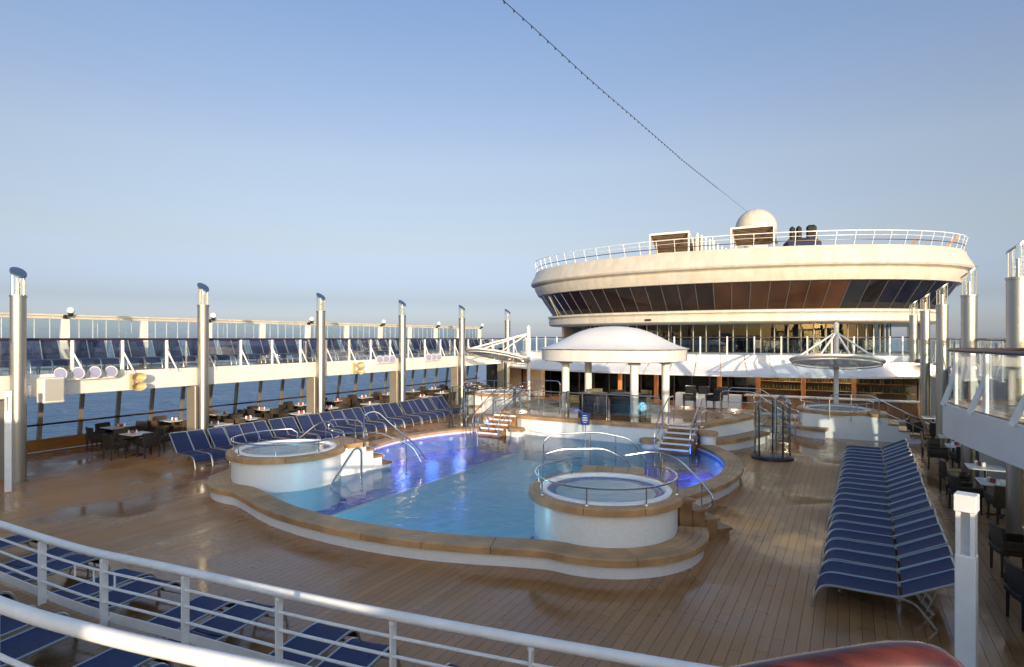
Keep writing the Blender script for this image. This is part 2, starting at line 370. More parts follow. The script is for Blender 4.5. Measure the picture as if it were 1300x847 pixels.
# ------------------------------------------------------------------ mesh builder
class MB:
    def __init__(s): s.v, s.f, s.s = [], [], []
    def add(s, vs, fs, sm=False):
        b = len(s.v)
        s.v += [tuple(v) for v in vs]
        s.f += [tuple(i + b for i in f) for f in fs]
        s.s += [sm] * len(fs)
        return s
    def box(s, c, d, rz=0.0, bev=0.0, mtx=None):
        x, y, z = d[0] / 2, d[1] / 2, d[2] / 2
        if bev <= 0:
            vs = [(i * x, j * y, k * z) for i in (-1, 1) for j in (-1, 1) for k in (-1, 1)]
            fs = [(0, 1, 3, 2), (4, 6, 7, 5), (0, 4, 5, 1), (2, 3, 7, 6), (0, 2, 6, 4), (1, 5, 7, 3)]
        else:
            b = min(bev, x * .9, y * .9, z * .9)
            vs = []; ix = {}
            for i in (-1, 1):
                for j in (-1, 1):
                    for k in (-1, 1):
                        for ax in range(3):
                            p = [i * (x - b), j * (y - b), k * (z - b)]
                            p[ax] += (i, j, k)[ax] * b
                            ix[(i, j, k, ax)] = len(vs); vs.append(tuple(p))
            fs = []
            o = (-1, 1)
            for sg in o:
                fs.append([ix[(sg, j, k, 0)] for j, k in ((-1, -1), (1, -1), (1, 1), (-1, 1))][::sg])
                fs.append([ix[(i, sg, k, 1)] for i, k in ((-1, -1), (1, -1), (1, 1), (-1, 1))][::-sg])
                fs.append([ix[(i, j, sg, 2)] for i, j in ((-1, -1), (1, -1), (1, 1), (-1, 1))][::sg])
            for a in o:
                for b2 in o:
                    fs.append([ix[(-1, a, b2, 1)], ix[(1, a, b2, 1)], ix[(1, a, b2, 2)], ix[(-1, a, b2, 2)]])
                    fs.append([ix[(a, -1, b2, 0)], ix[(a, 1, b2, 0)], ix[(a, 1, b2, 2)], ix[(a, -1, b2, 2)]])
                    fs.append([ix[(a, b2, -1, 0)], ix[(a, b2, 1, 0)], ix[(a, b2, 1, 1)], ix[(a, b2, -1, 1)]])
                    for c2 in o:
                        fs.append([ix[(a, b2, c2, 0)], ix[(a, b2, c2, 1)], ix[(a, b2, c2, 2)]])
        if mtx is not None:
            vs = [mtx @ Vector(v) for v in vs]
        elif rz:
            cr, sr = cos(rz), sin(rz)
            vs = [(v[0] * cr - v[1] * sr, v[0] * sr + v[1] * cr, v[2]) for v in vs]
        return s.add([(v[0] + c[0], v[1] + c[1], v[2] + c[2]) for v in vs], fs)
    def bar(s, p0, p1, wd, ht, bev=0.0):
        """rectangular bar between two points; ht is measured upwards"""
        p0, p1 = Vector(p0), Vector(p1)
        d = p1 - p0; L = d.length
        x = d.normalized()
        up = Vector((0, 0, 1))
        if abs(x.z) > 0.98: up = Vector((0, 1, 0))
        y = up.cross(x).normalized(); z = x.cross(y)
        m = Matrix((x, y, z)).transposed()
        return s.box((p0 + p1) / 2, (L, wd, ht), bev=bev, mtx=m)
    def tube(s, path, r, n=8, closed=False, caps=True, rs=None):
        P = [Vector(p) for p in path]
        k = len(P)
        T = []
        for i in range(k):
            if closed: t = P[(i + 1) % k] - P[i - 1]
            else: t = P[min(i + 1, k - 1)] - P[max(i - 1, 0)]
            T.append(t.normalized() if t.length > 1e-9 else Vector((0, 0, 1)))
        a = Vector((0, 0, 1))
        if abs(T[0].dot(a)) > 0.9: a = Vector((1, 0, 0))
        u = (a - T[0] * a.dot(T[0])).normalized()
        vs = []
        for i in range(k):
            u = u - T[i] * u.dot(T[i])
            if u.length < 1e-6: u = Vector((1, 0, 0))
            u.normalize()
            w_ = T[i].cross(u)
            rr = rs[i] if rs else r
            for j in range(n):
                an = 2 * PI * j / n
                vs.append(P[i] + u * (cos(an) * rr) + w_ * (sin(an) * rr))
        fs = []
        for i in range(k if closed else k - 1):
            for j in range(n):
                a0, a1 = i * n + j, i * n + (j + 1) % n
                b0, b1 = ((i + 1) % k) * n + j, ((i + 1) % k) * n + (j + 1) % n
                fs.append((a0, a1, b1, b0))
        s.add(vs, fs, True)
        if caps and not closed:
            b = len(s.v) - len(vs)
            s.f.append(tuple(b + j for j in range(n))[::-1]); s.s.append(False)
            s.f.append(tuple(b + (k - 1) * n + j for j in range(n))); s.s.append(False)
        return s
    def cyl(s, p0, p1, r0, r1=None, n=12):
        return s.tube([p0, p1], r0, n, rs=[r0, r0 if r1 is None else r1])
    def lathe(s, prof, c=(0, 0, 0), n=32, a0=0.0, a1=2 * PI, sm=True):
        full = abs(a1 - a0 - 2 * PI) < 1e-6
        m = n if full else n + 1
        vs = []
        for i in range(m):
            a = a0 + (a1 - a0) * i / n
            for r_, z in prof: vs.append((c[0] + r_ * cos(a), c[1] + r_ * sin(a), c[2] + z))
        k = len(prof); fs = []
        for i in range(n):
            i2 = (i + 1) % m
            for j in range(k - 1):
                fs.append((i * k + j, i2 * k + j, i2 * k + j + 1, i * k + j + 1))
        return s.add(vs, fs, sm)
    def prism(s, poly, z0, z1, bottom=True):
        k = len(poly)
        vs = [(x, y, z0) for x, y in poly] + [(x, y, z1) for x, y in poly]
        fs = [(i, (i + 1) % k, k + (i + 1) % k, k + i) for i in range(k)]
        fs.append(tuple(range(k, 2 * k)))
        if bottom: fs.append(tuple(range(k))[::-1])
        return s.add(vs, fs)
    def sweep(s, pts, prof, closed_prof=False, sm=True, caps=False, closed=False):
        """pts: plan polyline; prof: (offset to the right of travel, z)"""
        nn = normals(pts, closed)
        k = len(prof); vs = []
        for (x, y), (nx, ny) in zip(pts, nn):
            for o, z in prof: vs.append((x + nx * o, y + ny * o, z))
        fs = []
        m = len(pts)
        for i in range(m if closed else m - 1):
            i2 = (i + 1) % m
            for j in range(k if closed_prof else k - 1):
                j2 = (j + 1) % k
                fs.append((i * k + j, i2 * k + j, i2 * k + j2, i * k + j2))
        s.add(vs, fs, sm)
        if caps:
            b = len(s.v) - len(vs)
            s.f.append(tuple(b + j for j in range(k))); s.s.append(False)
            s.f.append(tuple(b + (m - 1) * k + j for j in range(k))[::-1]); s.s.append(False)
        return s
    def rings(s, rows, sm=True):
        """rows: list of equal-length point lists, bridged in order"""
        k = len(rows[0]); vs = [p for r_ in rows for p in r_]; fs = []
        for i in range(len(rows) - 1):
            for j in range(k - 1):
                fs.append((i * k + j, i * k + j + 1, (i + 1) * k + j + 1, (i + 1) * k + j))
        return s.add(vs, fs, sm)
    def ball(s, c, r, n=14, m=9, sx=1, sy=1, sz=1):
        prof = [(r * sin(PI * i / m), -r * cos(PI * i / m)) for i in range(m + 1)]
        vs = []; 
        b = MB().lathe(prof, (0, 0, 0), n)
        return s.add([(c[0] + x * sx, c[1] + y * sy, c[2] + z * sz) for x, y, z in b.v], b.f, True)
    def mesh(s, name, off=(0, 0, 0)):
        me = bpy.data.meshes.new(name)
        me.from_pydata([(x - off[0], y - off[1], z - off[2]) for x, y, z in s.v], [], s.f)
        me.polygons.foreach_set('use_smooth', s.s)
        if any(s.s): me.set_sharp_from_angle(angle=R(38))
        me.update()
        return me
    def build(s, name, m, parent=None, at=None):
        """one object; coordinates are given in world space (or in the prototype's space)"""
        off = Vector((0, 0, 0))
        p = parent
        while p is not None:
            off += p.location; p = p.parent
        if at is not None: off = off + Vector(at) - (off if parent is None else Vector((0, 0, 0)))
        me = s.mesh(name, off)
        me.materials.append(M[m] if isinstance(m, str) else m)
        o = bpy.data.objects.new(name, me)
        C.objects.link(o)
        if parent is not None: o.parent = parent
        elif at is not None: o.location = at
        return o

def normals(pts, closed=False):
    k = len(pts); out = []
    for i in range(k):
        if closed: a, b = pts[i - 1], pts[(i + 1) % k]
        else: a, b = pts[max(i - 1, 0)], pts[min(i + 1, k - 1)]
        dx, dy = b[0] - a[0], b[1] - a[1]
        l = math.hypot(dx, dy) or 1
        out.append((dy / l, -dx / l))
    return out

def offset(pts, o):
    return [(x + nx * o, y + ny * o) for (x, y), (nx, ny) in zip(pts, normals(pts))]

def catmull(P, n=8, closed=False):
    out = []; k = len(P)
    D = len(P[0])
    for i in range(k if closed else k - 1):
        g = (lambda q: P[q % k]) if closed else (lambda q: P[min(max(q, 0), k - 1)])
        p0, p1, p2, p3 = g(i - 1), g(i), g(i + 1), g(i + 2)
        for j in range(n):
            t = j / n
            out.append(tuple(0.5 * (2 * p1[a] + (p2[a] - p0[a]) * t + (2 * p0[a] - 5 * p1[a] + 4 * p2[a] - p3[a]) * t * t
                             + (3 * p1[a] - p0[a] - 3 * p2[a] + p3[a]) * t ** 3) for a in range(D)))
    if not closed: out.append(tuple(P[-1]))
    return out

def resample(pts, step):
    acc = [0]
    for a, b in zip(pts, pts[1:]): acc.append(acc[-1] + math.dist(a, b))
    n = max(1, round(acc[-1] / step)); out = []; j = 0
    for i in range(n + 1):
        t = acc[-1] * i / n
        while j < len(acc) - 2 and acc[j + 1] < t: j += 1
        f = (t - acc[j]) / ((acc[j + 1] - acc[j]) or 1)
        out.append(tuple(p + (q - p) * f for p, q in zip(pts[j], pts[j + 1])))
    return out

def round_path(P, r=0.12, n=5):
    """polyline with rounded corners (3-D)"""
    P = [Vector(p) for p in P]; out = [P[0]]
    for i in range(1, len(P) - 1):
        a, b, c = P[i - 1], P[i], P[i + 1]
        d1, d2 = (a - b), (c - b)
        q = min(r, d1.length * .49, d2.length * .49)
        s0, s1 = b + d1.normalized() * q, b + d2.normalized() * q
        for j in range(n + 1):
            t = j / n
            out.append(s0 * (1 - t) ** 2 + b * 2 * t * (1 - t) + s1 * t * t)
    out.append(P[-1])
    return out

def thing(name, label, cat, loc=(0, 0, 0), rz=0.0, group=None):
    o = bpy.data.objects.new(name, None)
    o.empty_display_size = 0.2
    C.objects.link(o)
    o.location = loc; o.rotation_euler = (0, 0, rz)
    o['label'] = label; o['category'] = cat
    if group: o['group'] = group
    return o
def tag(o, label, cat, group=None):
    o['label'] = label; o['category'] = cat
    if group: o['group'] = group
    return o
def struct(o): o['kind'] = 'structure'; return o
def stuff(o): o['kind'] = 'stuff'; return o
KIDS = {}
def kids(o):
    if o.name not in KIDS: KIDS[o.name] = list(o.children)
    return KIDS[o.name]
class Proto:
    def __init__(s, root): s.root, s.used = root, False
    def put(s, loc, rz, label, group=None):
        if not s.used:
            s.used = True
            s.tree = [(c, list(c.children)) for c in s.root.children]
            r = s.root
        else:
            r = s.root.copy(); C.objects.link(r)
            for c, gs in s.tree:
                c2 = c.copy(); C.objects.link(c2); c2.parent = r
                for g in gs:
                    g2 = g.copy(); C.objects.link(g2); g2.parent = c2
        r.location = loc; r.rotation_euler = (0, 0, rz); r['label'] = label
        if group: r['group'] = group
        return r
ORD = ['first', 'second', 'third', 'fourth', 'fifth', 'sixth', 'seventh', 'eighth', 'ninth', 'tenth', 'eleventh', 'twelfth',
       'thirteenth', 'fourteenth', 'fifteenth', 'sixteenth', 'seventeenth', 'eighteenth', 'nineteenth', 'twentieth']
ORD += ['twenty-' + o for o in ORD[:9]] + ['thirtieth'] + ['thirty-' + o for o in ORD[:9]] + ['fortieth'] + ['forty-' + o for o in ORD[:9]] + ['fiftieth'] + ['fifty-' + o for o in ORD[:9]]
X0 = -8.7                                   # the ship's centre line

# ================================================================== SETTING
# sea: rings that get coarser with distance, out past the horizon
b = MB()
rad = [20, 60, 120, 250, 500, 1000, 2500, 6000, 15000, 40000]
rows = [[(r_ * cos(2 * PI * i / 48), r_ * sin(2 * PI * i / 48), -27.0) for i in range(49)] for r_ in rad]
b.rings(rows[::-1])
struct(b.build('sea', 'sea'))
b = MB()
b.prism([(-25.1, -60), (7.7, -60), (7.7, 60), (5, 85), (-3, 112), (X0, 120), (-14, 112), (-22, 85), (-25.1, 60)], -28.5, -1.62)
b.box((-8.7, -32, -.9), (32.8, 56, 1.36)); b.box((-8.7, 62, -.9), (32.8, 40, 1.36))
b.box((-24.9, 18, -.9), (.4, 46, 1.36)); b.box((7.5, 18, -.9), (.4, 46, 1.36))
struct(b.build('ship_hull', 'hull'))

# ---- plan outlines of the pool (world xy)
def hx(p, s=1): return (X0 + s * p[0], p[1])
SPA = (4.5, 11.3)                            # half coordinates of a front whirlpool
def arc(c, r_, a0, a1, n=14): return [(c[0] + r_ * cos(R(a0 + (a1 - a0) * i / n)), c[1] + r_ * sin(R(a0 + (a1 - a0) * i / n))) for i in range(n + 1)]
half = catmull([(0, 8.5), (1, 8.55), (2, 8.70), (2.8, 8.92), (3.4, 9.13), (3.95, 9.31)], 5) + arc(SPA, 1.95, -99, 22, 18)
FRONT = [hx(p, -1) for p in half[::-1]][:-1] + [hx(p) for p in half]
FRONT = resample(FRONT, 0.16)
lobe_h = catmull([(5.0, 12.95), (5.22, 13.6), (5.5, 14.4), (5.85, 15.4), (6.08, 16.5), (6.12, 17.6), (5.95, 18.9), (5.55, 20.0), (5.05, 20.9), (4.55, 21.55)], 6)
LOBE = {1: resample([hx(p) for p in lobe_h], 0.16), -1: resample([hx(p, -1) for p in lobe_h[::-1]], 0.16)}
spa_c = {s: hx(SPA, s) for s in (1, -1)}
drum_r = [hx(p) for p in arc(SPA, 1.2, 22, 75, 6)]
drum_l = [hx(p, -1) for p in arc(SPA, 1.2, 22, 75, 6)][::-1]
FOOT = offset(FRONT, -.2) + drum_r + offset(LOBE[1], -.2) + [hx((4.4, 21.6)), hx((4.4, 21.6), -1)] + offset(LOBE[-1], -.2) + drum_l

def spans(x, poly):
    ys = []
    for (ax, ay), (bx, by) in zip(poly, poly[1:] + poly[:1]):
        if (ax <= x) != (bx <= x): ys.append(ay + (by - ay) * (x - ax) / (bx - ax))
    ys.sort()
    return list(zip(ys[::2], ys[1::2]))

# ---- pool deck: caulk bed, then one strip per teak plank, stopped at the pool
Y_AFT, Y_FWD, Y_PART = 3.6, 42.0, 13.2
deck_bed = MB(); rest = MB(); planks = []
def plank_box(bm, x, y0, y1):
    bm.box((x, (y0 + y1) / 2, -.013), (.1445, y1 - y0, .026))
i0, i1 = int(-25 / .15), int(7.6 / .15)
for i in range(i0, i1 + 1):
    x = (i + .5) * .15
    ins = []
    for q in (-.075, 0, .075): ins += spans(x + q, FOOT)
    ins.sort(); mer = []
    for a, c in ins:
        if c - a < .05: continue
        if mer and a <= mer[-1][1] + .02: mer[-1][1] = max(mer[-1][1], c)
        else: mer.append([a, c])
    free = []; y = Y_AFT
    for a, c in mer: free.append((y, a)); y = c
    free.append((y, Y_FWD))
    for a, c in free:
        if c - a < .05: continue
        deck_bed.box((x, (a + c) / 2, -.06), (.15, c - a, .072))
        if a < 5 and -16.5 < x < 3.4:
            yb = min(c, Y_PART)
            if yb - a > 3.5 and len(planks) < 285:
                ym = a + (yb - a) * random.uniform(.25, .75)
                planks += [(x, a, ym - .003), (x, ym + .003, yb)]
            else: planks.append((x, a, yb))
            if yb < c: plank_box(rest, x, yb, c)
        else: plank_box(rest, x, a, c)
deck = struct(deck_bed.build('pool_deck', 'caulk'))
for x, a, c in planks:
    b = MB(); plank_box(b, x, a, c); b.build('plank', 'deck', deck)
stuff(rest.build('planking', 'deck', deck))

# ---- teak coping boards along a plan line
def coping(line, parent, w0, zt=.36, th=.13, seg=8, over=0.0, strips=4, name='coping_board', m='teak'):
    k = len(line) - 1
    n = max(1, round(k / seg)); cuts = [round(k * i / n) for i in range(n + 1)]
    prof = [(over, zt - th), (over, zt - .022), (over - .018, zt)]
    step = w0 / strips
    for q in range(1, strips):
        o = over - step * q
        prof += [(o + .006, zt), (o + .004, zt - .012), (o - .004, zt - .012), (o - .006, zt)]
    prof += [(over - w0 + .01, zt), (over - w0, zt - .012), (over - w0, zt - th)]
    for a, c in zip(cuts, cuts[1:]):
        sub = list(line[a:c + 1])
        if len(sub) < 2: continue
        dz = random.uniform(-.002, .002)
        for e, f in ((0, 1), (-1, -2)):        # joints
            l = math.dist(sub[e], sub[f]) or 1
            t = min(.3, .005 / l)
            sub[e] = tuple(p + (q - p) * t for p, q in zip(sub[e], sub[f]))
        MB().sweep(sub, [(o, z + dz) for o, z in prof], closed_prof=True, sm=True, caps=True).build(name, m, parent)

pool = thing('swimming_pool', 'large curved swimming pool with teak coping and white tiled walls', 'pool', (X0, 15, 0))
b = MB()
b.sweep(FRONT, [(-.09, -.1), (-.09, .235)])
for s in (1, -1): b.sweep(LOBE[s], [(-.09, -.1), (-.09, .235)])
b.build('outer_wall', 'tile_white', pool)
b = MB()
for ln in (FRONT, LOBE[1], LOBE[-1]): b.sweep(ln[::-1], [(.52, -1.5), (.52, .26)])
b.build('inner_wall', 'tile_white', pool)
b = MB()
for ln in (FRONT, LOBE[1], LOBE[-1]): b.sweep(ln[::-1], [(.526, .11), (.526, .20)])
b.build('waterline_band', 'tile_band', pool)
coping(FRONT, pool, .56)
for s in (1, -1): coping(LOBE[s], pool, .50, strips=4)
MB().box((X0, 15.2, -.90), (13.2, 13.4, .2)).build('pool_floor', 'tile_aqua', pool)
for s in (1, -1): MB().box((X0 + s * 4.6, 15.1, -.63), (4.19, 13.2, .33)).build('shelf_base', 'tile_aqua', pool)
b = MB().box((X0 + 4.6, 15.1, -.43), (4.2, 13.2, .06)); b.build('right_shelf', 'tile_blue', pool)['label'] = 'deep blue mosaic shelf on the right'
b = MB().box((X0 - 4.6, 15.1, -.43), (4.2, 13.2, .06)); b.build('left_shelf', 'tile_blue_lit', pool)['label'] = 'blue mosaic shelf on the left with painted violet light'
for s in (1, -1): MB().box((X0 + s * 2.50, 15.1, -.41), (.12, 12.6, .05)).build('step_edge', 'acrylic', pool)
# lit lamps under water
def pool_lamp(p, n, m_, lc, en):
    b = MB().cyl((p[0], p[1], .03), (p[0] + n[0] * .02, p[1] + n[1] * .02, .03), .07, n=14)
    b.build('underwater_lamp', m_, pool)
    ld = bpy.data.lights.new('underwater_light', 'POINT'); ld.energy = en; ld.color = lc; ld.shadow_soft_size = .25
    lo = bpy.data.objects.new('underwater_light', ld); C.objects.link(lo); lo.location = (p[0] + n[0] * .62, p[1] + n[1] * .62, .02)
for s, m_, lc, en in ((1, 'lens_blue', (.05, .24, 1.0), 7.0), (-1, 'lens_violet', (.10, .27, 1.0), 5.0)):
    for (x, y), (nx, ny) in [(p, q) for k, (p, q) in enumerate(zip(lobe_h, normals(lobe_h))) if k in (14, 24, 34, 42)]:
        pool_lamp(hx((x - nx * .545, y - ny * .545), s), (-nx * s, -ny), m_, lc, en)
fl_ = offset(FRONT, -.545); nl_ = normals(FRONT)
for k in (len(FRONT) // 2 - 9, len(FRONT) // 2, len(FRONT) // 2 + 9):
    pool_lamp(fl_[k], (-nl_[k][0], -nl_[k][1]), 'lens_white', (.30, .78, 1.0), 9)
water_poly = offset(FRONT, -.3) + drum_r + offset(LOBE[1], -.3) + [hx((3.9, 21.45)), hx((3.9, 21.45), -1)] + offset(LOBE[-1], -.3) + drum_l
b = MB(); b.add([(x, y, .2) for x, y in water_poly], [tuple(range(len(water_poly)))])
struct(b.build('pool_water', 'water'))

# drain grate in the deck before the pool
b = MB().lathe([(0, .006), (.10, .006), (.11, .001)], (0, 0, 0), 16)
for k in range(-2, 3): b.box((0, k * .035, .008), (.15, .012, .004))
tag(b.build('drain_cover', 'dark_steel', at=(-5.0, 8.45, .002)), 'small round metal drain cover in the planks before the pool', 'drain')

# ---- whirlpool tubs
def whirl(name, label, c, s, front=True):
    """s: +1 right side of the ship, -1 left (mirrored)"""
    t = thing(name, label, 'hot tub', (c[0], c[1], 0))
    zr = 1.06
    zb = -1.45 if front else -.01
    b = MB().lathe([(1.38, zb), (1.38, zr - .11)], (c[0], c[1], 0), 56)
    if front: b.lathe([(1.385, .06), (1.39, .13), (1.385, .2)], (c[0], c[1], 0), 56)
    b.build('drum_wall', 'tile_white', t)
    line = [(c[0] + 1.50 * cos(-a), c[1] + 1.50 * sin(-a)) for a in [2 * PI * i / 60 for i in range(61)]]
    line = line[::-1]
    n = 9
    for q in range(n):
        a0, a1 = q * 60 // n, (q + 1) * 60 // n
        sub = [list(p) for p in line[a0:a1 + 1]]
        for e, f in ((0, 1), (-1, -2)):
            l = math.dist(sub[e], sub[f]); tt = .006 / l
            sub[e] = [p + (r_ - p) * tt for p, r_ in zip(sub[e], sub[f])]
        MB().sweep(sub, [(0, zr - .14), (0, zr - .03), (-.025, zr), (-.10, zr), (-.103, zr - .01), (-.110, zr - .01), (-.113, zr), (-.235, zr), (-.235, zr - .14)], closed_prof=True, caps=True).build('coping_board', 'teak', t)
    b = MB().lathe([(1.285, zr - .05), (1.28, zr + .02), (1.25, zr + .035), (1.17, zr + .03), (1.13, zr - .01), (1.125, zr - .05)], (c[0], c[1], 0), 56)
    b.build('tub_rim', 'acrylic', t)
    MB().lathe([(1.125, zr - .05), (1.10, zr - .06), (.97, zr - .07)], (c[0], c[1], 0), 56).build('seat_ledge', 'tile_band', t)
    MB().lathe([(.97, zr - .07), (.90, zr - .09), (.80, zr - .17), (0, zr - .20)], (c[0], c[1], 0), 40).build('tub_shell', 'spa_shell', t)
    b = MB(); b.add([(c[0] + 1.13 * cos(2 * PI * i / 48), c[1] + 1.13 * sin(2 * PI * i / 48), zr - .03) for i in range(48)], [tuple(range(48))])
    b.build('tub_water', 'spa_water', t)
    # ring rail with an opening towards the pool and the steps
    if front: g0, g1 = (142, 412) if s > 0 else (128, 398)
    else: g0, g1 = (120, 395) if s > 0 else (145, 420)
    g0, g1 = (g0, g1)
    path = [(c[0] + 1.37 * cos(R(g0 + (g1 - g0) * i / 40)), c[1] + 1.37 * sin(R(g0 + (g1 - g0) * i / 40)), zr + .31) for i in range(41)]
    pe0 = (path[0][0], path[0][1], zr); pe1 = (path[-1][0], path[-1][1], zr)
    rail = MB().tube([pe0, (path[0][0], path[0][1], zr + .2)] + path[1:-1] + [(path[-1][0], path[-1][1], zr + .2), pe1], .019, 8).build('ring_rail', 'steel', t)
    for q in range(1, 6):
        a = R(g0 + (g1 - g0) * q / 6)
        p = (c[0] + 1.37 * cos(a), c[1] + 1.37 * sin(a))
        MB().cyl((p[0], p[1], zr), (p[0], p[1], zr + .3), .014, n=8).lathe([(0, .012), (.035, .012), (.04, 0)], (p[0], p[1], zr + .001), 10).build('rail_post', 'steel', rail)
    return t

front_label = {1: 'near right white tiled whirlpool tub ringed by teak coping and steel rail', -1: 'left front whirlpool tub beside the navy loungers at the pool corner'}
def rot2(c, a, p): return (c[0] + p[0] * cos(a) - p[1] * sin(a), c[1] + p[0] * sin(a) + p[1] * cos(a))
for s in (1, -1):
    c = spa_c[s]
    t = whirl('whirlpool_tub', front_label[s], c, s)
    # entry platform on the pool side and steps on from it
    a = R(105 if s > 0 else 75)
    b = MB()
    quad = [rot2(c, a, p) for p in ((1.0, -.66), (2.02, -.66), (2.02, .66), (1.0, .66))]
    b.prism(quad, -1.4, .95); b.build('platform_wall', 'tile_white', t)
    for k in range(4):
        y0, y1 = -.70 + k * .35, -.70 + (k + 1) * .35 - .008
        quad = [rot2(c, a, p) for p in ((1.43, y0), (2.08, y0), (2.08, y1), (1.43, y1))]
        MB().prism(quad, .93, 1.057).build('platform_board', 'teak', t)
    for k in range(3):
        zt = .82 - .23 * k
        quad = [rot2(c, a, p) for p in ((2.03 + .30 * k, -.6), (2.35 + .30 * k, -.6), (2.35 + .30 * k, .6), (2.03 + .30 * k, .6))]
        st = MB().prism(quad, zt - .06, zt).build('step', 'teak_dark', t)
        quad = [rot2(c, a, p) for p in ((2.36 + .30 * k, -.6), (2.375 + .30 * k, -.6), (2.375 + .30 * k, .6), (2.36 + .30 * k, .6))]
        MB().prism(quad, zt - .06, zt + .003).build('nosing', 'acrylic', st)
        quad = [rot2(c, a, p) for p in ((2.03 + .30 * k, -.56), (2.32 + .30 * k, -.56), (2.32 + .30 * k, .56), (2.03 + .30 * k, .56))]
        MB().prism(quad, -.9, zt - .065).build('step_base', 'tile_white', t)
    # outer steps from the deck
    a = R(47 if s > 0 else 133)
    for k in range(4):
        zt = .83 - .21 * k
        r0 = 1.36 + .29 * k
        quad = [rot2(c, a, p) for p in ((r0, -.55), (r0 + .33, -.55), (r0 + .33, .55), (r0, .55))]
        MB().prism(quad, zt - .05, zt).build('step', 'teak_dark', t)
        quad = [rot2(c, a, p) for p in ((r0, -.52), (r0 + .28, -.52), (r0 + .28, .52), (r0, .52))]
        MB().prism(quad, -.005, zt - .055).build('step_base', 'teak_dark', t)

# rear whirlpools on their own drums
for s in (1, -1):
    c = hx((8.2, 28.9), s)
    lab = {1: 'right rear whirlpool tub under the round canopy near the bar', -1: 'left rear whirlpool tub under the tilted round canopy'}[s]
    t = whirl('whirlpool_tub', lab, c, s, front=False)
    # wall that runs on to a flight of steps on the right of the tub
    sx = 1 if s > 0 else 1
    b = MB()
    prof = [(c[0] - 1.2, 0), (c[0] + 2.9, 0), (c[0] + 2.9, .2), (c[0] + 2.5, .2), (c[0] + 2.5, .42), (c[0] + 2.15, .42), (c[0] + 2.15, .64), (c[0] + 1.8, .64), (c[0] + 1.8, .93), (c[0] - 1.2, .93)]
    yy0, yy1 = c[1] - 1.42, c[1] - .1
    k = len(prof)
    vs = [(x, yy0, z) for x, z in prof] + [(x, yy1, z) for x, z in prof]
    b.add(vs, [tuple(range(k)), tuple(range(k, 2 * k))[::-1]] + [(i, i + k, (i + 1) % k + k, (i + 1) % k) for i in range(k)])
    b.build('step_wall', 'tile_white', t)
    for q, (x, z) in enumerate(((1.98, .66), (2.33, .44), (2.7, .22))):
        MB().box((c[0] + x, (yy0 + yy1) / 2, z + .02), (.40, 1.40, .05), bev=.008).build('step', 'teak', t)
    MB().box((c[0] + 1.5, c[1] - .76, .99), (.62, 1.4, .13), bev=.015).build('platform_board', 'teak', t)
    # low curved bench in front
    bl = [(c[0] + 2.05 * cos(R(d)), c[1] + 2.05 * sin(R(d))) for d in range(188, 262, 4)]
    MB().sweep(bl, [(-.08, 0), (-.08, .30)]).sweep(bl, [(-.1, .30), (-.7, .30)]).build('bench_wall', 'tile_white', t)
    coping(bl, t, .66, zt=.42, th=.12, seg=6, strips=4, name='bench_board')

# ---- raised terrace behind the pool
EDGE_H = catmull([(4.12, 22.0), (4.5, 23.2), (5.0, 24.5), (5.35, 25.8)], 5)
fr = [(0, 21.2), (1.2, 21.2), (2.2, 21.22), (2.75, 21.34), (3.05, 21.55), (3.05, 21.82), (4.12, 21.82)]
th_ = fr + EDGE_H + [(5.35, 28.2)]
TERR = [hx(p, -1) for p in th_[::-1]][:-1] + [hx(p) for p in th_]
b = MB(); b.prism(TERR, -1.45, .85); terr = struct(b.build('raised_terrace', 'tile_white'))
MB().prism(TERR, .852, .885).build('terrace_planking', 'deck_far', terr)
fl = [hx(p, -1) for p in fr[:5][::-1]][:-1] + [hx(p) for p in fr[:5]]
coping(resample(fl, .16), terr, .42, zt=.935, th=.13, seg=8, over=.07)
for s in (1, -1):
    e = [hx(p, s) for p in EDGE_H]
    if s < 0: e = e[::-1]
    coping(resample(e, .16), terr, .45, zt=.935, th=.13, seg=8, over=.05)
    # lower bench that follows the terrace edge
    bh = catmull([(4.45, 21.75), (5.0, 22.5), (5.55, 23.6), (6.05, 25.1)], 5)
    e = [hx(p, s) for p in bh]
    if s < 0: e = e[::-1]
    e = resample(e, .16)
    MB().sweep(e, [(-.1, 0), (-.1, .30)]).sweep(e, [(-.12, .3), (-1.0, .3)]).build('bench_wall', 'tile_white', terr)
    coping(e, terr, .62, zt=.42, th=.13, seg=8, over=.0, name='bench_board')
    # rounded teak-topped piers beside the stairs
    for (px_, py_, z) in ((4.42, 21.62, .78), (2.62, 20.72, .52)):
        p = hx((px_, py_), s)
        MB().lathe([(.27, -1.4), (.27, z - .12)], (p[0], p[1], 0), 20).build('pier_wall', 'tile_white', terr)
        MB().lathe([(0, z), (.31, z), (.335, z - .02), (.335, z - .13), (0, z - .13)], (p[0], p[1], 0), 24).build('pier_cap', 'teak', terr)
    MB().box((X0 + s * 2.78, 21.05, -.3), (.5, .9, 1.5)).build('pier_wall', 'tile_white', terr)
    # stairs down to the shallow water
    st = thing('pool_stairs', {1: 'right teak stairs with white nosings rising from the deep blue water', -1: 'left teak stairs from the violet water up to the terrace'}[s], 'stairs', hx((3.58, 20.9), s) + (.2,))
    for k in range(5):
        y0, z = 20.12 + .34 * k, .22 + .135 * (k + 1) - .02
        xc = X0 + s * 3.6
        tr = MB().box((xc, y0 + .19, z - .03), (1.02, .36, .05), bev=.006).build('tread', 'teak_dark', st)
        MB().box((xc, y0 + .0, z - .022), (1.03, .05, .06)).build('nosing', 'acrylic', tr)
        MB().box((xc, y0 + .17, z - .36), (1.0, .30, .6)).build('riser', 'teak_dark', st)
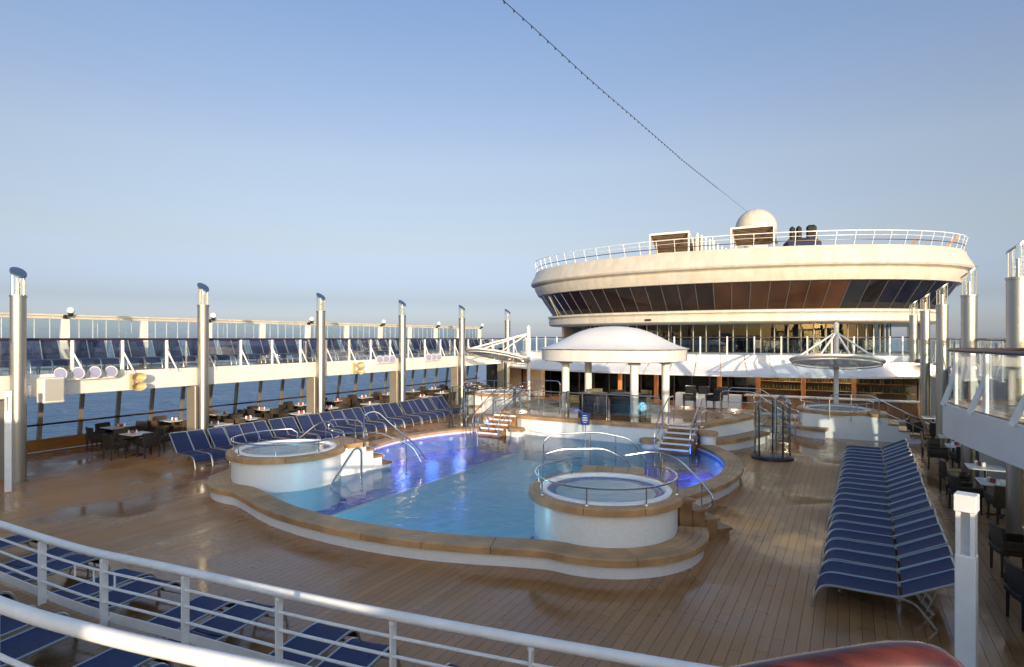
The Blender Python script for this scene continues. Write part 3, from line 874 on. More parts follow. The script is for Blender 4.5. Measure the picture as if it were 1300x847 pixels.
for s in (1, -1):        # steps at the side of the terrace
    st = thing('deck_steps', {1: 'teak steps at the right end of the terrace near the bar', -1: 'teak steps at the left end of the terrace'}[s], 'steps', (X0 + s * 5.8, 26.9, 0))
    for k in range(4):
        z = .70 - .2 * k
        MB().box((X0 + s * (5.5 + .3 * k), 26.95, z - .03), (.33, 1.9, .06), bev=.008).build('tread', 'teak', st)
        MB().box((X0 + s * (5.5 + .3 * k), 26.95, (z - .065) / 2), (.28, 1.84, z - .065)).build('riser', 'tile_white', st)

# ---- seating tiers and the viewing deck the picture is taken from
tier_line = catmull([(-17, 4.75), (-13, 4.32), (-10.7, 4.20), (-6.9, 4.25), (-4.2, 4.55), (-1.2, 5.1), (.3, 5.45)], 6)
b = MB(); b.prism(tier_line + [(.3, -1), (-17, -1)], -.3, .42); tier = struct(b.build('seating_tier', 'white'))
MB().prism(offset(tier_line, -.03) + [(.27, -.9), (-16.9, -.9)], .423, .45).build('tier_planking', 'deck_far', tier)
t3 = catmull([(-14, 2.3), (-8, 1.9), (-4.9, 1.8), (-2.9, 2.05), (-.8, 2.3)], 6)
b = MB(); b.prism(t3 + [(-.8, -1.2), (-14, -1.2)], .46, 1.30); tier = struct(b.build('seating_tier', 'white'))
MB().prism(offset(t3, -.03) + [(-.83, -1.1), (-13.9, -1.1)], 1.303, 1.33).build('tier_planking', 'deck_far', tier)
b = MB(); b.prism([(-16, -6), (3.2, -6), (3.2, .6), (.9, .75), (-1, .7), (-16, .7)], 1.335, 2.02)
vd = struct(b.build('viewing_deck', 'white'))
MB().prism([(-15.9, -5.9), (3.1, -5.9), (3.1, .57), (.9, .72), (-1, .67), (-15.9, .67)], 2.023, 2.05).build('deck_planking', 'deck_far', vd)
b = MB().box((1.2, -2.8, .66), (3.9, 6.0, 1.3)); b.build('deck_support', 'white', vd)

# ================================================================== SIDE GALLERIES
POST_Y = {-1: [8.1 + 5.55 * k for k in range(6)], 1: [15.3 + 5.6 * k for k in range(5)]}
side_word = {-1: 'left', 1: 'right'}
def gx(s, x): return X0 + s * x
for s in (-1, 1):
    yA, yB = (1.0, 40.0) if s < 0 else (-12.0, 40.0)
    b = MB()
    b.box((gx(s, 14.15), (yA + yB) / 2, 2.74), (4.2, yB - yA, .36))
    g = struct(b.build('gallery_deck', 'white'))
    n = 6
    for k in range(n):
        y0, y1 = yA + (yB - yA) * k / n, yA + (yB - yA) * (k + 1) / n - .012
        MB().box((gx(s, 11.98), (y0 + y1) / 2, 2.625), (.16, y1 - y0, .65), bev=.012).build('fascia_panel', 'white', g)
    MB().box((gx(s, 14.1), (yA + yB) / 2, 2.935), (4.1, yB - yA - .1, .02)).build('gallery_planking', 'deck_far', g)

    # lower window wall
    xw = 16.3
    ww = thing('window_wall', f'slanted {side_word[s]} hand window wall with wooden bulwark under the upper gallery', 'window wall', (gx(s, xw), 20, 0))
    def slant(z): return gx(s, xw - .10 + (1.5 - z) * .14)
    ys = [5.4 + 1.3 * k for k in range(27)] if s < 0 else [-9 + 1.3 * k for k in range(38)]
    for y0, y1 in zip(ys, ys[1:]):
        b = MB(); x0_, x1_ = slant(.43), slant(2.57)
        yy0, yy1 = y0 + .05, y1 - .05
        if s > 0 and (yy0 < 9 or int(y0) % 3 == 0):
            b.add([(x0_, yy0, .44), (x0_, yy1, .44), (x1_, yy1, 2.56), (x1_, yy0, 2.56)], [(0, 1, 2, 3)])
            b.build('wall_panel', 'white', ww); continue  # solid bays added out of view to block the low sun
        for dx in (0, .012):
            b.add([(x0_ + dx, yy0, .44), (x0_ + dx, yy1, .44), (x1_ + dx, yy1, 2.56), (x1_ + dx, yy0, 2.56)], [(0, 1, 2, 3)])
        b.build('glass_pane', 'glass_win', ww)
    for y in ys:
        MB().bar((slant(.43), y, .43), (slant(2.57), y, 2.57), .10, .13).build('mullion', 'pier', ww)
    for k in range(0, len(ys) - 1, 2):
        y0, y1 = ys[k], ys[min(k + 2, len(ys) - 1)] - .01
        MB().box((gx(s, xw + .05), (y0 + y1) / 2, .215), (.14, y1 - y0, .43), bev=.01).build('bulwark_panel', 'bulwark', ww)
    MB().tube([(gx(s, xw - .25), ys[0], .97), (gx(s, xw - .25), ys[-1], .97)], .035, 8).build('handrail', 'rail_wood', ww)
    b = MB()
    for y in ys[1::2]: b.cyl((gx(s, xw - .25), y, .96), (slant(.97), y, .97), .015, n=6)
    b.build('rail_bracket', 'dark_steel', ww)

    # upper windscreen
    us = thing('windscreen', f'{side_word[s]} upper glass windscreen with tapered white posts and top rail', 'windscreen', (gx(s, 16.2), 20, 2.95))
    ys = [5.7 + 2.82 * k for k in range(13)] if s < 0 else [2.9 + 2.82 * k for k in range(14)]
    for y in ys:
        b = MB()
        xb, xt = gx(s, 16.25), gx(s, 16.15)
        vs = []
        for x, hw, z in ((xb, .17, 2.95), (xt, .10, 4.70)):
            vs += [(x - .09, y - hw, z), (x + .09, y - hw, z), (x + .09, y + hw, z), (x - .09, y + hw, z)]
        b.add(vs, [(0, 1, 5, 4), (1, 2, 6, 5), (2, 3, 7, 6), (3, 0, 4, 7), (4, 5, 6, 7)])
        b.build('post', 'white', us)
    for y0, y1 in zip(ys, ys[1:]):
        n = 6
        for q in range(n):
            a, c = y0 + (y1 - y0) * q / n + .02, y0 + (y1 - y0) * (q + 1) / n - .02
            b = MB(); b.box((gx(s, 16.2), (a + c) / 2, 3.86), (.014, c - a, 1.70)); b.build('glass_pane', 'glass_tint', us)
        b = MB()
        for q in range(1, n):
            a = y0 + (y1 - y0) * q / n; b.box((gx(s, 16.2), a, 3.86), (.020, .024, 1.70))
        b.build('pane_joint', 'joint', us)
        b = MB(); b.box((gx(s, 16.15), (y0 + y1) / 2, 4.83), (.16, y1 - y0 - .01, .07), bev=.012); b.build('top_rail', 'cream', us)
        b = MB(); b.box((gx(s, 16.17), (y0 + y1) / 2, 4.745), (.07, y1 - y0 - .01, .08)); b.build('under_rail', 'cream', us)
    for k, y in enumerate(ys[(2 if s < 0 else 1)::2]):
        d = thing('dome_lamp', f'white dome lamp on the {side_word[s]} windscreen rail, {ORD[k]} from the camera', 'lamp', (gx(s, 16.0), y + .1, 4.87), group='dome lamps on the windscreens')
        MB().ball((gx(s, 15.98), y + .1, 5.01), .125, 12, 8).build('globe', 'acrylic', d)
        MB().cyl((gx(s, 16.02), y + .1, 4.80), (gx(s, 15.98), y + .1, 4.93), .06, .1, 10).box((gx(s, 16.05), y - .05, 4.78), (.12, .1, .14)).build('bracket', 'black', d)

    # inner rail of the gallery
    ra = thing('gallery_railing', f'{side_word[s]} upper gallery railing with glass panels, braced white posts and dark handrail', 'railing', (gx(s, 11.95), 20, 2.95))
    ys = [2.3 + 1.46 * k for k in range(26)] if s < 0 else [14.2 + 1.46 * k for k in range(18)]
    for y in ys:
        b = MB()
        b.box((gx(s, 11.93), y, 3.44), (.05, .085, 1.0), bev=.006)
        b.box((gx(s, 11.88), y, 2.90), (.05, .14, .10))
        p = b.build('rail_post', 'white_rail', ra)
        MB().bar((gx(s, 11.91), y + .02, 3.55), (gx(s, 11.82), y + .32, 2.86), .022, .045).build('brace', 'white_rail', p)
    for y0, y1 in zip(ys, ys[1:]):
        MB().box((gx(s, 11.97), (y0 + y1) / 2, 3.46), (.012, y1 - y0 - .1, .86)).build('glass_panel', 'glass_rail', ra)
    MB().tube([(gx(s, 11.93), ys[0], 3.97), (gx(s, 11.93), ys[-1], 3.97)], .035, 8).build('handrail', 'rail_wood', ra)

    # tall light posts, each with a cladded pier behind
    for k, y in enumerate(POST_Y[s]):
        x = gx(s, 11.6)
        t = thing('light_post', f'tall brushed metal light post with glass crown, {ORD[k]} along the {side_word[s]} gallery', 'light post', (x, y, 0), group='tall light posts along the galleries')
        zc = 5.15
        b = MB().lathe([(.225, 0), (.225, .05), (.188, .06), (.188, zc), (.205, zc + .005), (.205, zc + .05), (.185, zc + .055), (0, zc + .055)], (x, y, 0), 24)
        b.build('shaft', 'alu', t)
        MB().lathe([(.18, 1.9), (.195, 1.9), (.195, 2.0), (.18, 2.0)], (x, y, 0), 24).build('band', 'alu', t)
        gl = MB()
        n = 20; rr = .17
        lo = [(x + rr * cos(2 * PI * i / n), y + rr * sin(2 * PI * i / n), zc + .055) for i in range(n + 1)]
        hi = [(px_, py_, zc + .66 - .26 * (px_ - x) / rr * .5 * (1 if s < 0 else -1)) for px_, py_, z in lo]
        gl.rings([lo, hi]); gl.build('glass_crown', 'glass', t)
        b = MB()
        for a in (0, 90, 180, 270):
            px_, py_ = x + .174 * cos(R(a + 20)), y + .174 * sin(R(a + 20))
            b.cyl((px_, py_, zc + .05), (px_, py_, zc + .66 - .13 * cos(R(a + 20)) * (1 if s < 0 else -1)), .016, n=6)
        b.cyl((x, y, zc + .05), (x, y, zc + .42), .035, n=8)
        b.build('crown_strut', 'alu', t)
        b = MB(); sl = -.13 * (1 if s < 0 else -1)
        q = .192
        lo = [(x + q * cos(2 * PI * i / n), y + q * sin(2 * PI * i / n)) for i in range(n)]
        zz = lambda px_: zc + .66 + sl * (px_ - x) / rr
        vs = [(a, c, zz(a)) for a, c in lo] + [(a, c, zz(a) + .05) for a, c in lo]
        b.add(vs, [tuple(range(n))[::-1], tuple(range(n, 2 * n))] + [(i, (i + 1) % n, n + (i + 1) % n, n + i) for i in range(n)])
        b.build('slanted_cap', 'blue_cap' if s < 0 else 'alu', t)
        pr = MB()
        if s < 0: pr.box((x - .46, y, 1.145), (.50, .34, 2.29), bev=.012)
        else: pr.box((x + .62, y, 1.145), (.82, .30, 2.29), bev=.012)
        pr.build('pier', 'pier' if s < 0 else 'pier_white', t)

    # partition walls deep under the right gallery
    if s > 0:
        for k, y in enumerate((12.3, 18.1, 23.7, 29.2)):
            pw = thing('partition_wall', f'white partition under the right gallery, {ORD[k]} from the camera', 'partition', (gx(s, 14.3), y, 0), group='partitions under the right gallery')
            MB().box((gx(s, 14.3), y, 1.25), (2.6, .12, 2.5)).build('wall_panel', 'pier_white', pw)
            MB().box((gx(s, 12.98), y, 1.25), (.05, .16, 2.5)).build('edge_trim', 'alu', pw)

# bulging terrace end of the right gallery near the camera
BUL = catmull([(3.4, 5.6), (2.75, 7.2), (2.15, 9.0), (1.85, 10.2), (1.58, 11.5), (1.42, 12.7), (1.50, 13.2), (1.85, 13.5), (2.6, 13.72), (3.3, 13.8)], 6)
b = MB(); b.prism([(x, y) for x, y in BUL] + [(3.4, 13.8), (3.4, 5.6)], 2.34, 2.89)
bul = struct(b.build('gallery_bay', 'white'))
MB().prism(offset(BUL, .06)[1:-1] + [(3.3, 13.7), (3.3, 5.7)], 2.894, 2.91).build('bay_planking', 'deck_far', bul)
ra = thing('bay_railing', 'curved glass railing with splayed white braces on the right gallery bay', 'railing', (2, 10, 2.9))
line = resample(BUL[2:-1], .10)
N_ = normals(line)
pi = [3, 21, 36, 50, 57, 64, 72]
pi = [i for i in range(2, len(line) - 2, 13)]
inn = 1
for i in pi:
    (x, y), (nx, ny) = line[i], N_[i]
    # outward (towards the pool) is the left of travel here
    b = MB(); ix, iy = x + nx * .10, y + ny * .10
    b.box((ix, iy, 3.34), (.05, .09, .90), rz=math.atan2(ny, nx), bev=.006)
    p = b.build('rail_post', 'white_rail', ra)
    tx, ty = -ny, nx
    MB().bar((ix, iy, 3.42), (x - nx * .03 + tx * .22, y - ny * .03 + ty * .22, 2.86), .04, .075).build('brace', 'white_rail', p)
for a, c in zip(pi, pi[1:]):
    b = MB()
    seg = [(line[i][0] + N_[i][0] * .12, line[i][1] + N_[i][1] * .12) for i in range(a + 1, c)]
    b.sweep(seg, [(0, 2.98), (0, 3.74)]); b.sweep(seg, [(.012, 2.98), (.012, 3.74)])
    b.build('glass_panel', 'glass_rail', ra)
MB().tube([(x + nx * .1, y + ny * .1, 3.80) for (x, y), (nx, ny) in zip(line, N_)], .032, 8).build('handrail', 'rail_wood', ra)

# lights, loudspeakers and boxes on the gallery fascias
def flood_row(s, y, n, label):
    x = gx(s, 11.78)
    t = thing('floodlight_row', label, 'floodlights', (x, y, 2.9), group='floodlight rows on the gallery fascia')
    MB().box((x, y, 2.76), (.05, n * .45, .05)).build('mounting_bar', 'white', t)
    for k in range(n):
        yy = y + (k - (n - 1) / 2) * .47
        d = Vector((-s * .55, -.75, -.12)).normalized()
        c = Vector((x - s * .10, yy, 2.96))
        h = MB().cyl(c - d * .16, c + d * .04, .10, .185, 16).build('lamp_housing', 'white', t)
        MB().cyl(c + d * .041, c + d * .055, .165, .165, 16).build('lens', 'lens', h)
        MB().cyl((x, yy, 2.76), (c.x, c.y, 2.86), .02, n=6).build('bracket', 'white', h)
flood_row(-1, 9.9, 4, 'row of four white round floodlights on the left fascia near the camera')
flood_row(-1, 23.6, 3, 'three white round floodlights on the left fascia before the fourth light post')
flood_row(-1, 27.6, 3, 'three white round floodlights on the left fascia beyond the fourth light post')
flood_row(1, 24.0, 2, 'small pair of floodlights with lilac lens on the right fascia')
for k, (y, lab) in enumerate(((11.3, 'pair of beige horn loudspeakers on the left fascia near the camera'), (21.5, 'small pair of beige horn loudspeakers farther along the left fascia'))):
    t = thing('horn_speaker', lab, 'loudspeaker', (gx(-1, 11.7), y, 2.4))
    for z in (2.74, 2.44):
        x = gx(-1, 11.72)
        MB().lathe([(.05, -.14), (.09, -.05), (.21, .16), (.23, .16), (.23, .19), (.10, .02), (0, .02)], (0, 0, 0), 18)
        b = MB(); src = MB().lathe([(.05, -.16), (.09, -.05), (.21, .16), (.235, .16), (.235, .19), (.2, .17), (.08, -.02), (0, -.02)], (0, 0, 0), 18)
        b.add([(x + v[2] + .12, y + v[0], z + v[1] * .62) for v in src.v], src.f, True)
        b.build('horn', 'beige_horn', t)
    MB().box((gx(-1, 11.86), y, 2.6), (.08, .12, .5)).build('bracket', 'beige_horn', t)
t = thing('loudspeaker_box', 'white loudspeaker cabinet hung on the left fascia beside the nearest light post', 'loudspeaker', (-20.3, 8.9, 2.2))
MB().box((-20.2, 8.85, 2.50), (.42, .55, .72), bev=.03).build('cabinet', 'white', t)
MB().box((-19.985, 8.84, 2.52), (.04, .46, .62), rz=0).build('grille', 'grille', t)
MB().box((-20.42, 8.85, 2.5), (.32, .30, .5)).build('bracket_box', 'white', t)
t = thing('junction_box', 'small white box on the left fascia next to the loudspeaker cabinet', 'box', (-20.5, 8.3, 2.5))
MB().box((-20.5, 8.33, 2.52), (.2, .26, .34), bev=.02).build('case', 'white', t)
MB().box((-20.39, 8.33, 2.52), (.012, .2, .28)).build('lid', 'acrylic', t)

# ================================================================== FORWARD HOUSE
A_, B_, CY, YB = 15.3, 9.5, 48.9, 64.0
def ell(off=0.0, n=72, a=A_, bb=B_, cy=CY, yb=YB, straight=True):
    out = []
    if straight: out.append((X0 - (a + off), yb))
    for i in range(n + 1):
        t = PI + PI * i / n
        out.append((X0 + (a + off) * cos(t), cy + (bb + off) * sin(t)))
    if straight: out.append((X0 + (a + off), yb))
    return out
def ring_wall(prof, n=72, **k):
    b = MB(); rows = [[(x, y, z) for x, y in ell(o, n, **k)] for o, z in prof]
    return b.rings(rows)
bld = thing('ship_superstructure', 'curved cream observation lounge with band of dark slanted windows above the pool deck', 'building', (X0, 45, 0))
ring_wall([(-.25, 8.75), (-.22, 9.50), (-.16, 9.57), (-.08, 9.57), (0, 9.50), (.10, 9.2), (.30, 8.85), (.42, 8.6), (.44, 8.5), (.36, 8.38), (.10, 8.30)]).build('upper_fascia', 'cream', bld)
ring_wall([(.10, 8.298), (.02, 8.25), (.12, 8.20), (.10, 8.05), (-.20, 7.52), (-.45, 7.50)]).build('lower_fascia', 'cream', bld)
ring_wall([(-1.55, 5.86), (-1.05, 5.80), (-1.02, 5.66), (-1.22, 5.58), (-1.10, 5.50), (-1.12, 5.10), (-1.3, 5.0), (-4.2, 4.99)]).build('balcony_band', 'cream', bld)
b = MB(); b.prism(ell(-.2), 8.70, 8.74); b.build('roof_deck', 'deck_far', bld)
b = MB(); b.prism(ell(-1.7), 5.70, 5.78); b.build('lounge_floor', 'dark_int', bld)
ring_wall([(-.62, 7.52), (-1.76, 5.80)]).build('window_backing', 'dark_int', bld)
# panes of the slanted window band
def arc_pts(off, n_p, n=600, i0=1, i1=-1):
    p = ell(off, n); p = p[1:-1]
    return p
front = ell(-.45, 900)[1:-1]
acc = [0]
for p, q in zip(front, front[1:]): acc.append(acc[-1] + math.dist(p, q))
def at_arc(u):
    lo = 0; hi = len(acc) - 1
    while hi - lo > 1:
        md = (lo + hi) // 2
        if acc[md] <= u: lo = md
        else: hi = md
    f = (u - acc[lo]) / (acc[hi] - acc[lo]); return (lo + f) / 900
def ellp(t, off): 
    t = PI + PI * t
    return (X0 + (A_ + off) * cos(t), CY + (B_ + off) * sin(t))
NP = 34
for k in range(NP):
    g = .03
    t0, t1 = at_arc(acc[-1] * k / NP + g), at_arc(acc[-1] * (k + 1) / NP - g)
    b = MB()
    ft = [ellp(t0, -.42), ellp(t1, -.42)]; fb = [ellp(t0, -1.52), ellp(t1, -1.52)]
    vs = [(*fb[0], 5.84), (*fb[1], 5.84), (*ft[1], 7.505), (*ft[0], 7.505)]
    ib = [ellp(t0, -1.60), ellp(t1, -1.60)]; it = [ellp(t0, -.50), ellp(t1, -.50)]
    vs += [(*ib[0], 5.84), (*ib[1], 5.84), (*it[1], 7.505), (*it[0], 7.505)]
    b.add(vs, [(0, 1, 2, 3), (4, 7, 6, 5), (0, 4, 5, 1), (3, 2, 6, 7), (0, 3, 7, 4), (1, 5, 6, 2)])
    b.build('window_pane', 'brown_pane' if 18 <= k <= 24 else ('deep_brown_pane' if 7 <= k < 18 else 'black_pane'), bld)
    tm = at_arc(acc[-1] * k / NP)
    MB().bar((*ellp(tm, -1.505), 5.84), (*ellp(tm, -.405), 7.50), .035, .03).build('window_bar', 'pane_bar', bld)
# a pale sloping brace seen behind the left panes, little vent on the band
p = ellp(.165, -1.0)
MB().bar((*ellp(.19, -.40), 7.45), (*ellp(.165, -1.46), 5.88), .05, .12).build('window_brace', 'grey_trim', bld)
p = ellp(.425, -1.08); MB().box((p[0], p[1] - .02, 5.25), (.42, .08, .14)).build('vent', 'dark_steel', bld)
# straight flanks below the rotunda
for s in (-1, 1):
    b = MB(); b.box((X0 + s * 13.2, 56, 4.0), (.2, 15, 2.0)); b.build('side_wall', 'cream', bld)

# upper deck windows with navy curtains
W_OFF = -4.0
def ellw(t, off): 
    t = PI + PI * t
    return (X0 + (A_ + off) * cos(t), CY + (B_ + off) * sin(t))
b = ring_wall([(W_OFF - 1.6, 2.95), (W_OFF - 1.6, 5.0)]); b.build('inner_wall', 'grey_wall', bld)
NW = 40
for k in range(2, NW - 2):
    t0, t1 = k / NW + .0012, (k + 1) / NW - .0012
    p, q = ellw(t0, W_OFF), ellw(t1, W_OFF)
    b = MB()
    b.add([(*p, 3.05), (*q, 3.05), (*q, 4.98), (*p, 4.98)], [(0, 1, 2, 3)])
    p2, q2 = ellw(t0, W_OFF - .02), ellw(t1, W_OFF - .02)
    b.add([(*p2, 3.05), (*q2, 3.05), (*q2, 4.98), (*p2, 4.98)], [(0, 3, 2, 1)])
    b.build('deck_window', 'glass_dark', bld)
    p = ellw(k / NW, W_OFF + .02)
    MB().box((p[0], p[1], 4.02), (.05, .07, 1.94)).build('window_mullion', 'grey_trim', bld)
    if k % 2 == 0:
        b = MB()
        c0 = ellw((k + .5) / NW, W_OFF - .35)
        tx = Vector((q[0] - p2[0], q[1] - p2[1], 0)).normalized()
        wv = [.34, .16, .30]
        rows = []
        for z, hw in ((4.95, .34), (4.1, .17), (3.9, .15), (3.05, .32)):
            rows.append([(c0[0] + tx.x * hw * u, c0[1] + tx.y * hw * u + .04 * (-1) ** i, z) for i, u in enumerate([q_ / 6 - 1 for q_ in range(13)])])
        b.rings(rows); b.build('curtain', 'curtain', bld)
b = MB(); b.prism(ell(-.5, a=13.2, bb=8.0, cy=47.6, yb=60), 2.80, 2.94); b.build('upper_deck_floor', 'white', bld)

# awning over the bar: white sloping skirt with seams, then rail above it
AW = dict(a=13.3, bb=6.2, cy=39.4, yb=39.6)
def aw(t, off): 
    t = PI + PI * t
    return (X0 + (13.3 + off) * cos(t), 39.4 + (6.2 + off) * sin(t))
NA = 30
for k in range(1, NA - 1):
    t0, t1 = k / NA + .0004, (k + 1) / NA - .0004
    rows = []
    for off, z in ((-1.30, 3.12), (-1.16, 3.12), (-1.08, 3.08), (-1.06, 2.72), (-1.0, 2.66), (-.12, 2.15), (0, 2.09), (0, 1.99), (-.06, 1.97), (-.3, 2.02), (-1.3, 2.4)):
        rows.append([(*aw(t0 + (t1 - t0) * q / 3, off), z) for q in range(4)])
    b = MB(); b.rings(rows); b.build('awning_panel', 'canvas', bld)
b = MB(); rows = [[(*aw(q / 60, o), z) for q in range(61)] for o, z in ((-1.28, 3.114), (-6.3, 3.11), (-6.3, 2.7))]
b.rings(rows); b.build('balcony_floor', 'white', bld)
ra = thing('balcony_railing', 'glass balcony railing with short white posts above the bar awning', 'railing', (X0, 38, 3.1))
NR = 26
for k in range(2, NR - 1):
    p = aw(k / NR, -1.40)
    MB().box((p[0], p[1], 3.60), (.07, .07, 1.0)).build('rail_post', 'white_rail', ra)
    if k < NR - 2:
        q = aw((k + 1) / NR, -1.40)
        MB().bar((p[0], p[1], 3.56), (q[0], q[1], 3.56), .012, .72).build('glass_panel', 'glass_rail', ra)
MB().tube([(*aw(2 / NR + (NR - 4) / NR * i / 50, -1.40), 4.05) for i in range(51)], .03, 6).build('handrail', 'rail_wood', ra)

# lower front of the house behind the bar: dark glazing between wood posts
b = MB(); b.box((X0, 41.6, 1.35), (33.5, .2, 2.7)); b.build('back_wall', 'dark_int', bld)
b = MB(); b.box((X0, 39.2, 2.70), (33, 5, .1)); b.build('ceiling_panel', 'cloth_light', bld)
for k in range(24):
    x = -21.4 + k * 1.1
    if -5 < x < 2: continue
    b = MB().box((x, 39.2, 1.35), (1.02, .03, 2.6)); b.build('front_window', 'glass_dark', bld)
    b = MB().box((x + .55, 39.2, 1.35), (.06, .09, 2.66)); b.build('front_mullion', 'dark_steel', bld)
for k, x in enumerate((-12.6, -10.3, -6.6, -4.5, -2.2, .2)):
    MB().box((x, 36.6, 1.35), (.22, .22, 2.65), bev=.01).build('wood_post', 'wood_orange', bld)
# lit downlights under the awning
for k in range(9):
    x = -19.5 + k * 2.75
    y = 36.4
    MB().cyl((x, y, 2.62), (x, y, 2.645), .10, n=14).build('downlight', 'lens_warm', bld)
    ld = bpy.data.lights.new('downlight_light', 'POINT'); ld.energy = 30; ld.color = (1, .78, .52); ld.shadow_soft_size = .1
    lo = bpy.data.objects.new('downlight_light', ld); C.objects.link(lo); lo.location = (x, y, 2.5)
# service walls at both ends of the front
for s in (1, -1):
    MB().box((X0 + s * 10.2, 37.6, 1.3), (.9, .5, 2.55), bev=.02).build('end_column', 'beige', bld)
    MB().box((X0 + s * 11.3, 38.4, 1.2), (.9, .1, 2.4)).build('door', 'dark_red' if s > 0 else 'wood_panel', bld)
    MB().box((X0 + s * 12.4, 38.2, 1.3), (1.2, .12, 2.55)).build('end_wall', 'beige', bld)
MB().box((X0 + 5.4, 41.3, 1.7), (6.4, .08, 1.4)).build('bar_mirror', 'grey_trim', bld)

# house behind the camera: the sun is low behind it and its shade lies on the pool deck
hs = thing('after_house', 'white deckhouse behind the viewing deck', 'building', (-8, -10, 0))
MB().box((-8.3, -10.5, 2.1), (23.4, 8.0, 4.25)).build('wall', 'white', hs)
for k in range(14):
    MB().box((-18.5 + k * 1.6, -6.49, 3.1), (1.2, .05, 1.3)).build('window', 'black_pane', hs)
MB().box((-8.3, -10.5, 4.3), (23.8, 8.4, .14)).build('roof', 'white', hs)

# ================================================================== TERRACE PAVILION
pc = (-8.9, 25.0)
t = thing('pavilion', 'white domed canvas pavilion on round columns on the raised terrace', 'pavilion', (pc[0], pc[1], .885))
def sq(r_, p=3.0, n=64):
    out = []
    for i in range(n):
        a = 2 * PI * i / n
        k = (abs(cos(a)) ** p + abs(sin(a)) ** p) ** (-1 / p)
        out.append((pc[0] + r_ * k * cos(a), pc[1] + r_ * .86 * k * sin(a)))
    return out
rows = []
for f, z in ((1.0, 3.56), (.975, 3.585), (.88, 3.665), (.75, 3.835), (.62, 4.06), (.48, 4.27), (.33, 4.42), (.17, 4.50), (.02, 4.52)):
    rows.append([(x, y, z + .0) for x, y in sq(3.12 * f, 2.5)] + [(*sq(3.12 * f, 2.5)[0], z)])
MB().rings(rows[::-1]).build('canvas_dome', 'canvas', t)
rows = [[(x, y, z) for x, y in sq(r_, 2.5)] + [(*sq(r_, 2.5)[0], z)] for r_, z in ((2.9, 3.52), (3.02, 3.52), (3.02, 3.07), (2.9, 3.04), (2.6, 3.04))]
MB().rings(rows).build('fascia', 'cloth_light', t)
b = MB(); b.add([(x, y, 3.2) for x, y in sq(2.9, 2.5)], [tuple(range(64))]); b.build('ceiling', 'canvas', t)
b = MB()
for i in range(0, 64, 2):
    p = sq(3.04, 2.5)[i]; b.box((p[0], p[1], 3.54), (.05, .05, .05))
b.build('lacing', 'grey_trim', t)
for (x, y) in ((-10.8, 24.2), (-10.55, 26.2), (-7.55, 23.65), (-6.85, 25.75)):
    MB().lathe([(.20, .885), (.20, .95), (.165, .96), (.165, 3.06)], (x, y, 0), 20).build('column', 'white', t)
    b = MB().box((x, y, 2.98), (.40, .40, .14)); b.build('column_capital', 'cloth_light', t)

# tilted round canopies over the rear whirlpools
def round_canopy(name, label, c, mast, tilt, az, rad=1.75, z=3.05):
    t = thing(name, label, 'canopy', (mast[0], mast[1], 0))
    MB().lathe([(.10, 0), (.10, 4.65), (.02, 4.75), (0, 4.75)], (mast[0], mast[1], 0), 16).lathe([(.17, 0), (.17, .06), (.1, .1)], (mast[0], mast[1], 0), 16).build('mast', 'white', t)
    ax = Vector((cos(az), sin(az), 0))                 # direction that is raised
    side = Vector((-ax.y, ax.x, 0))
    u = Vector((ax.x * cos(tilt), ax.y * cos(tilt), sin(tilt)))
    nrm = u.cross(side) * -1
    if nrm.z < 0: nrm = -nrm
    o = Vector((c[0], c[1], z))
    P = lambda r_, a, h=0: o + u * (r_ * cos(a)) + side * (r_ * sin(a)) + nrm * h
    n = 48
    MB().tube([P(rad, 2 * PI * i / n) for i in range(n)], .055, 8, closed=True).build('rim', 'white', t)
    MB().tube([P(rad * .96, 2 * PI * i / n, -.13) for i in range(n)], .03, 6, closed=True).build('lower_rim', 'white', t)
    rows = [[P(rad * f, 2 * PI * i / n, .18 * (1 - f)) for i in range(n + 1)] for f in (1, .75, .5, .25, .02)]
    MB().rings(rows).build('membrane', 'canopy_under', t)
    b = MB()
    for i in range(0, n, 6): b.tube([P(rad * .98, 2 * PI * i / n, -.01), P(.1, 2 * PI * i / n, .12)], .018, 5)
    b.build('spoke', 'white', t)
    top = Vector((mast[0], mast[1], 4.28))
    for d in (-52, -18, 18, 52):
        q = P(rad * .98, R(d), .02)
        MB().tube([top, q], .04, 7).build('strut', 'white', t)
    b = MB(); q0, q1 = P(.9, R(120), -.25), P(.9, R(-120), -.25)
    b.tube([q0, q1], .03, 6); b.cyl(q0, q0 + nrm * .3, .02, n=6); b.cyl(q1, q1 + nrm * .3, .02, n=6)
    b.build('lamp_bar', 'white', t)
    b = MB(); mid = (q0 + q1) / 2
    b.lathe([(0, -.08), (.10, -.08), (.12, .05), (0, .06)], tuple(mid), 14); b.build('lamp', 'alu', t)
round_canopy('round_canopy', 'round grey canopy on a white mast over the right rear whirlpool', hx((8.2, 28.9)), (-.52, 30.55), R(9.5), R(-90))
round_canopy('round_canopy', 'tilted round canopy on a white mast over the left rear whirlpool', (-16.95, 28.9), (-15.9, 30.5), R(13.5), R(253))

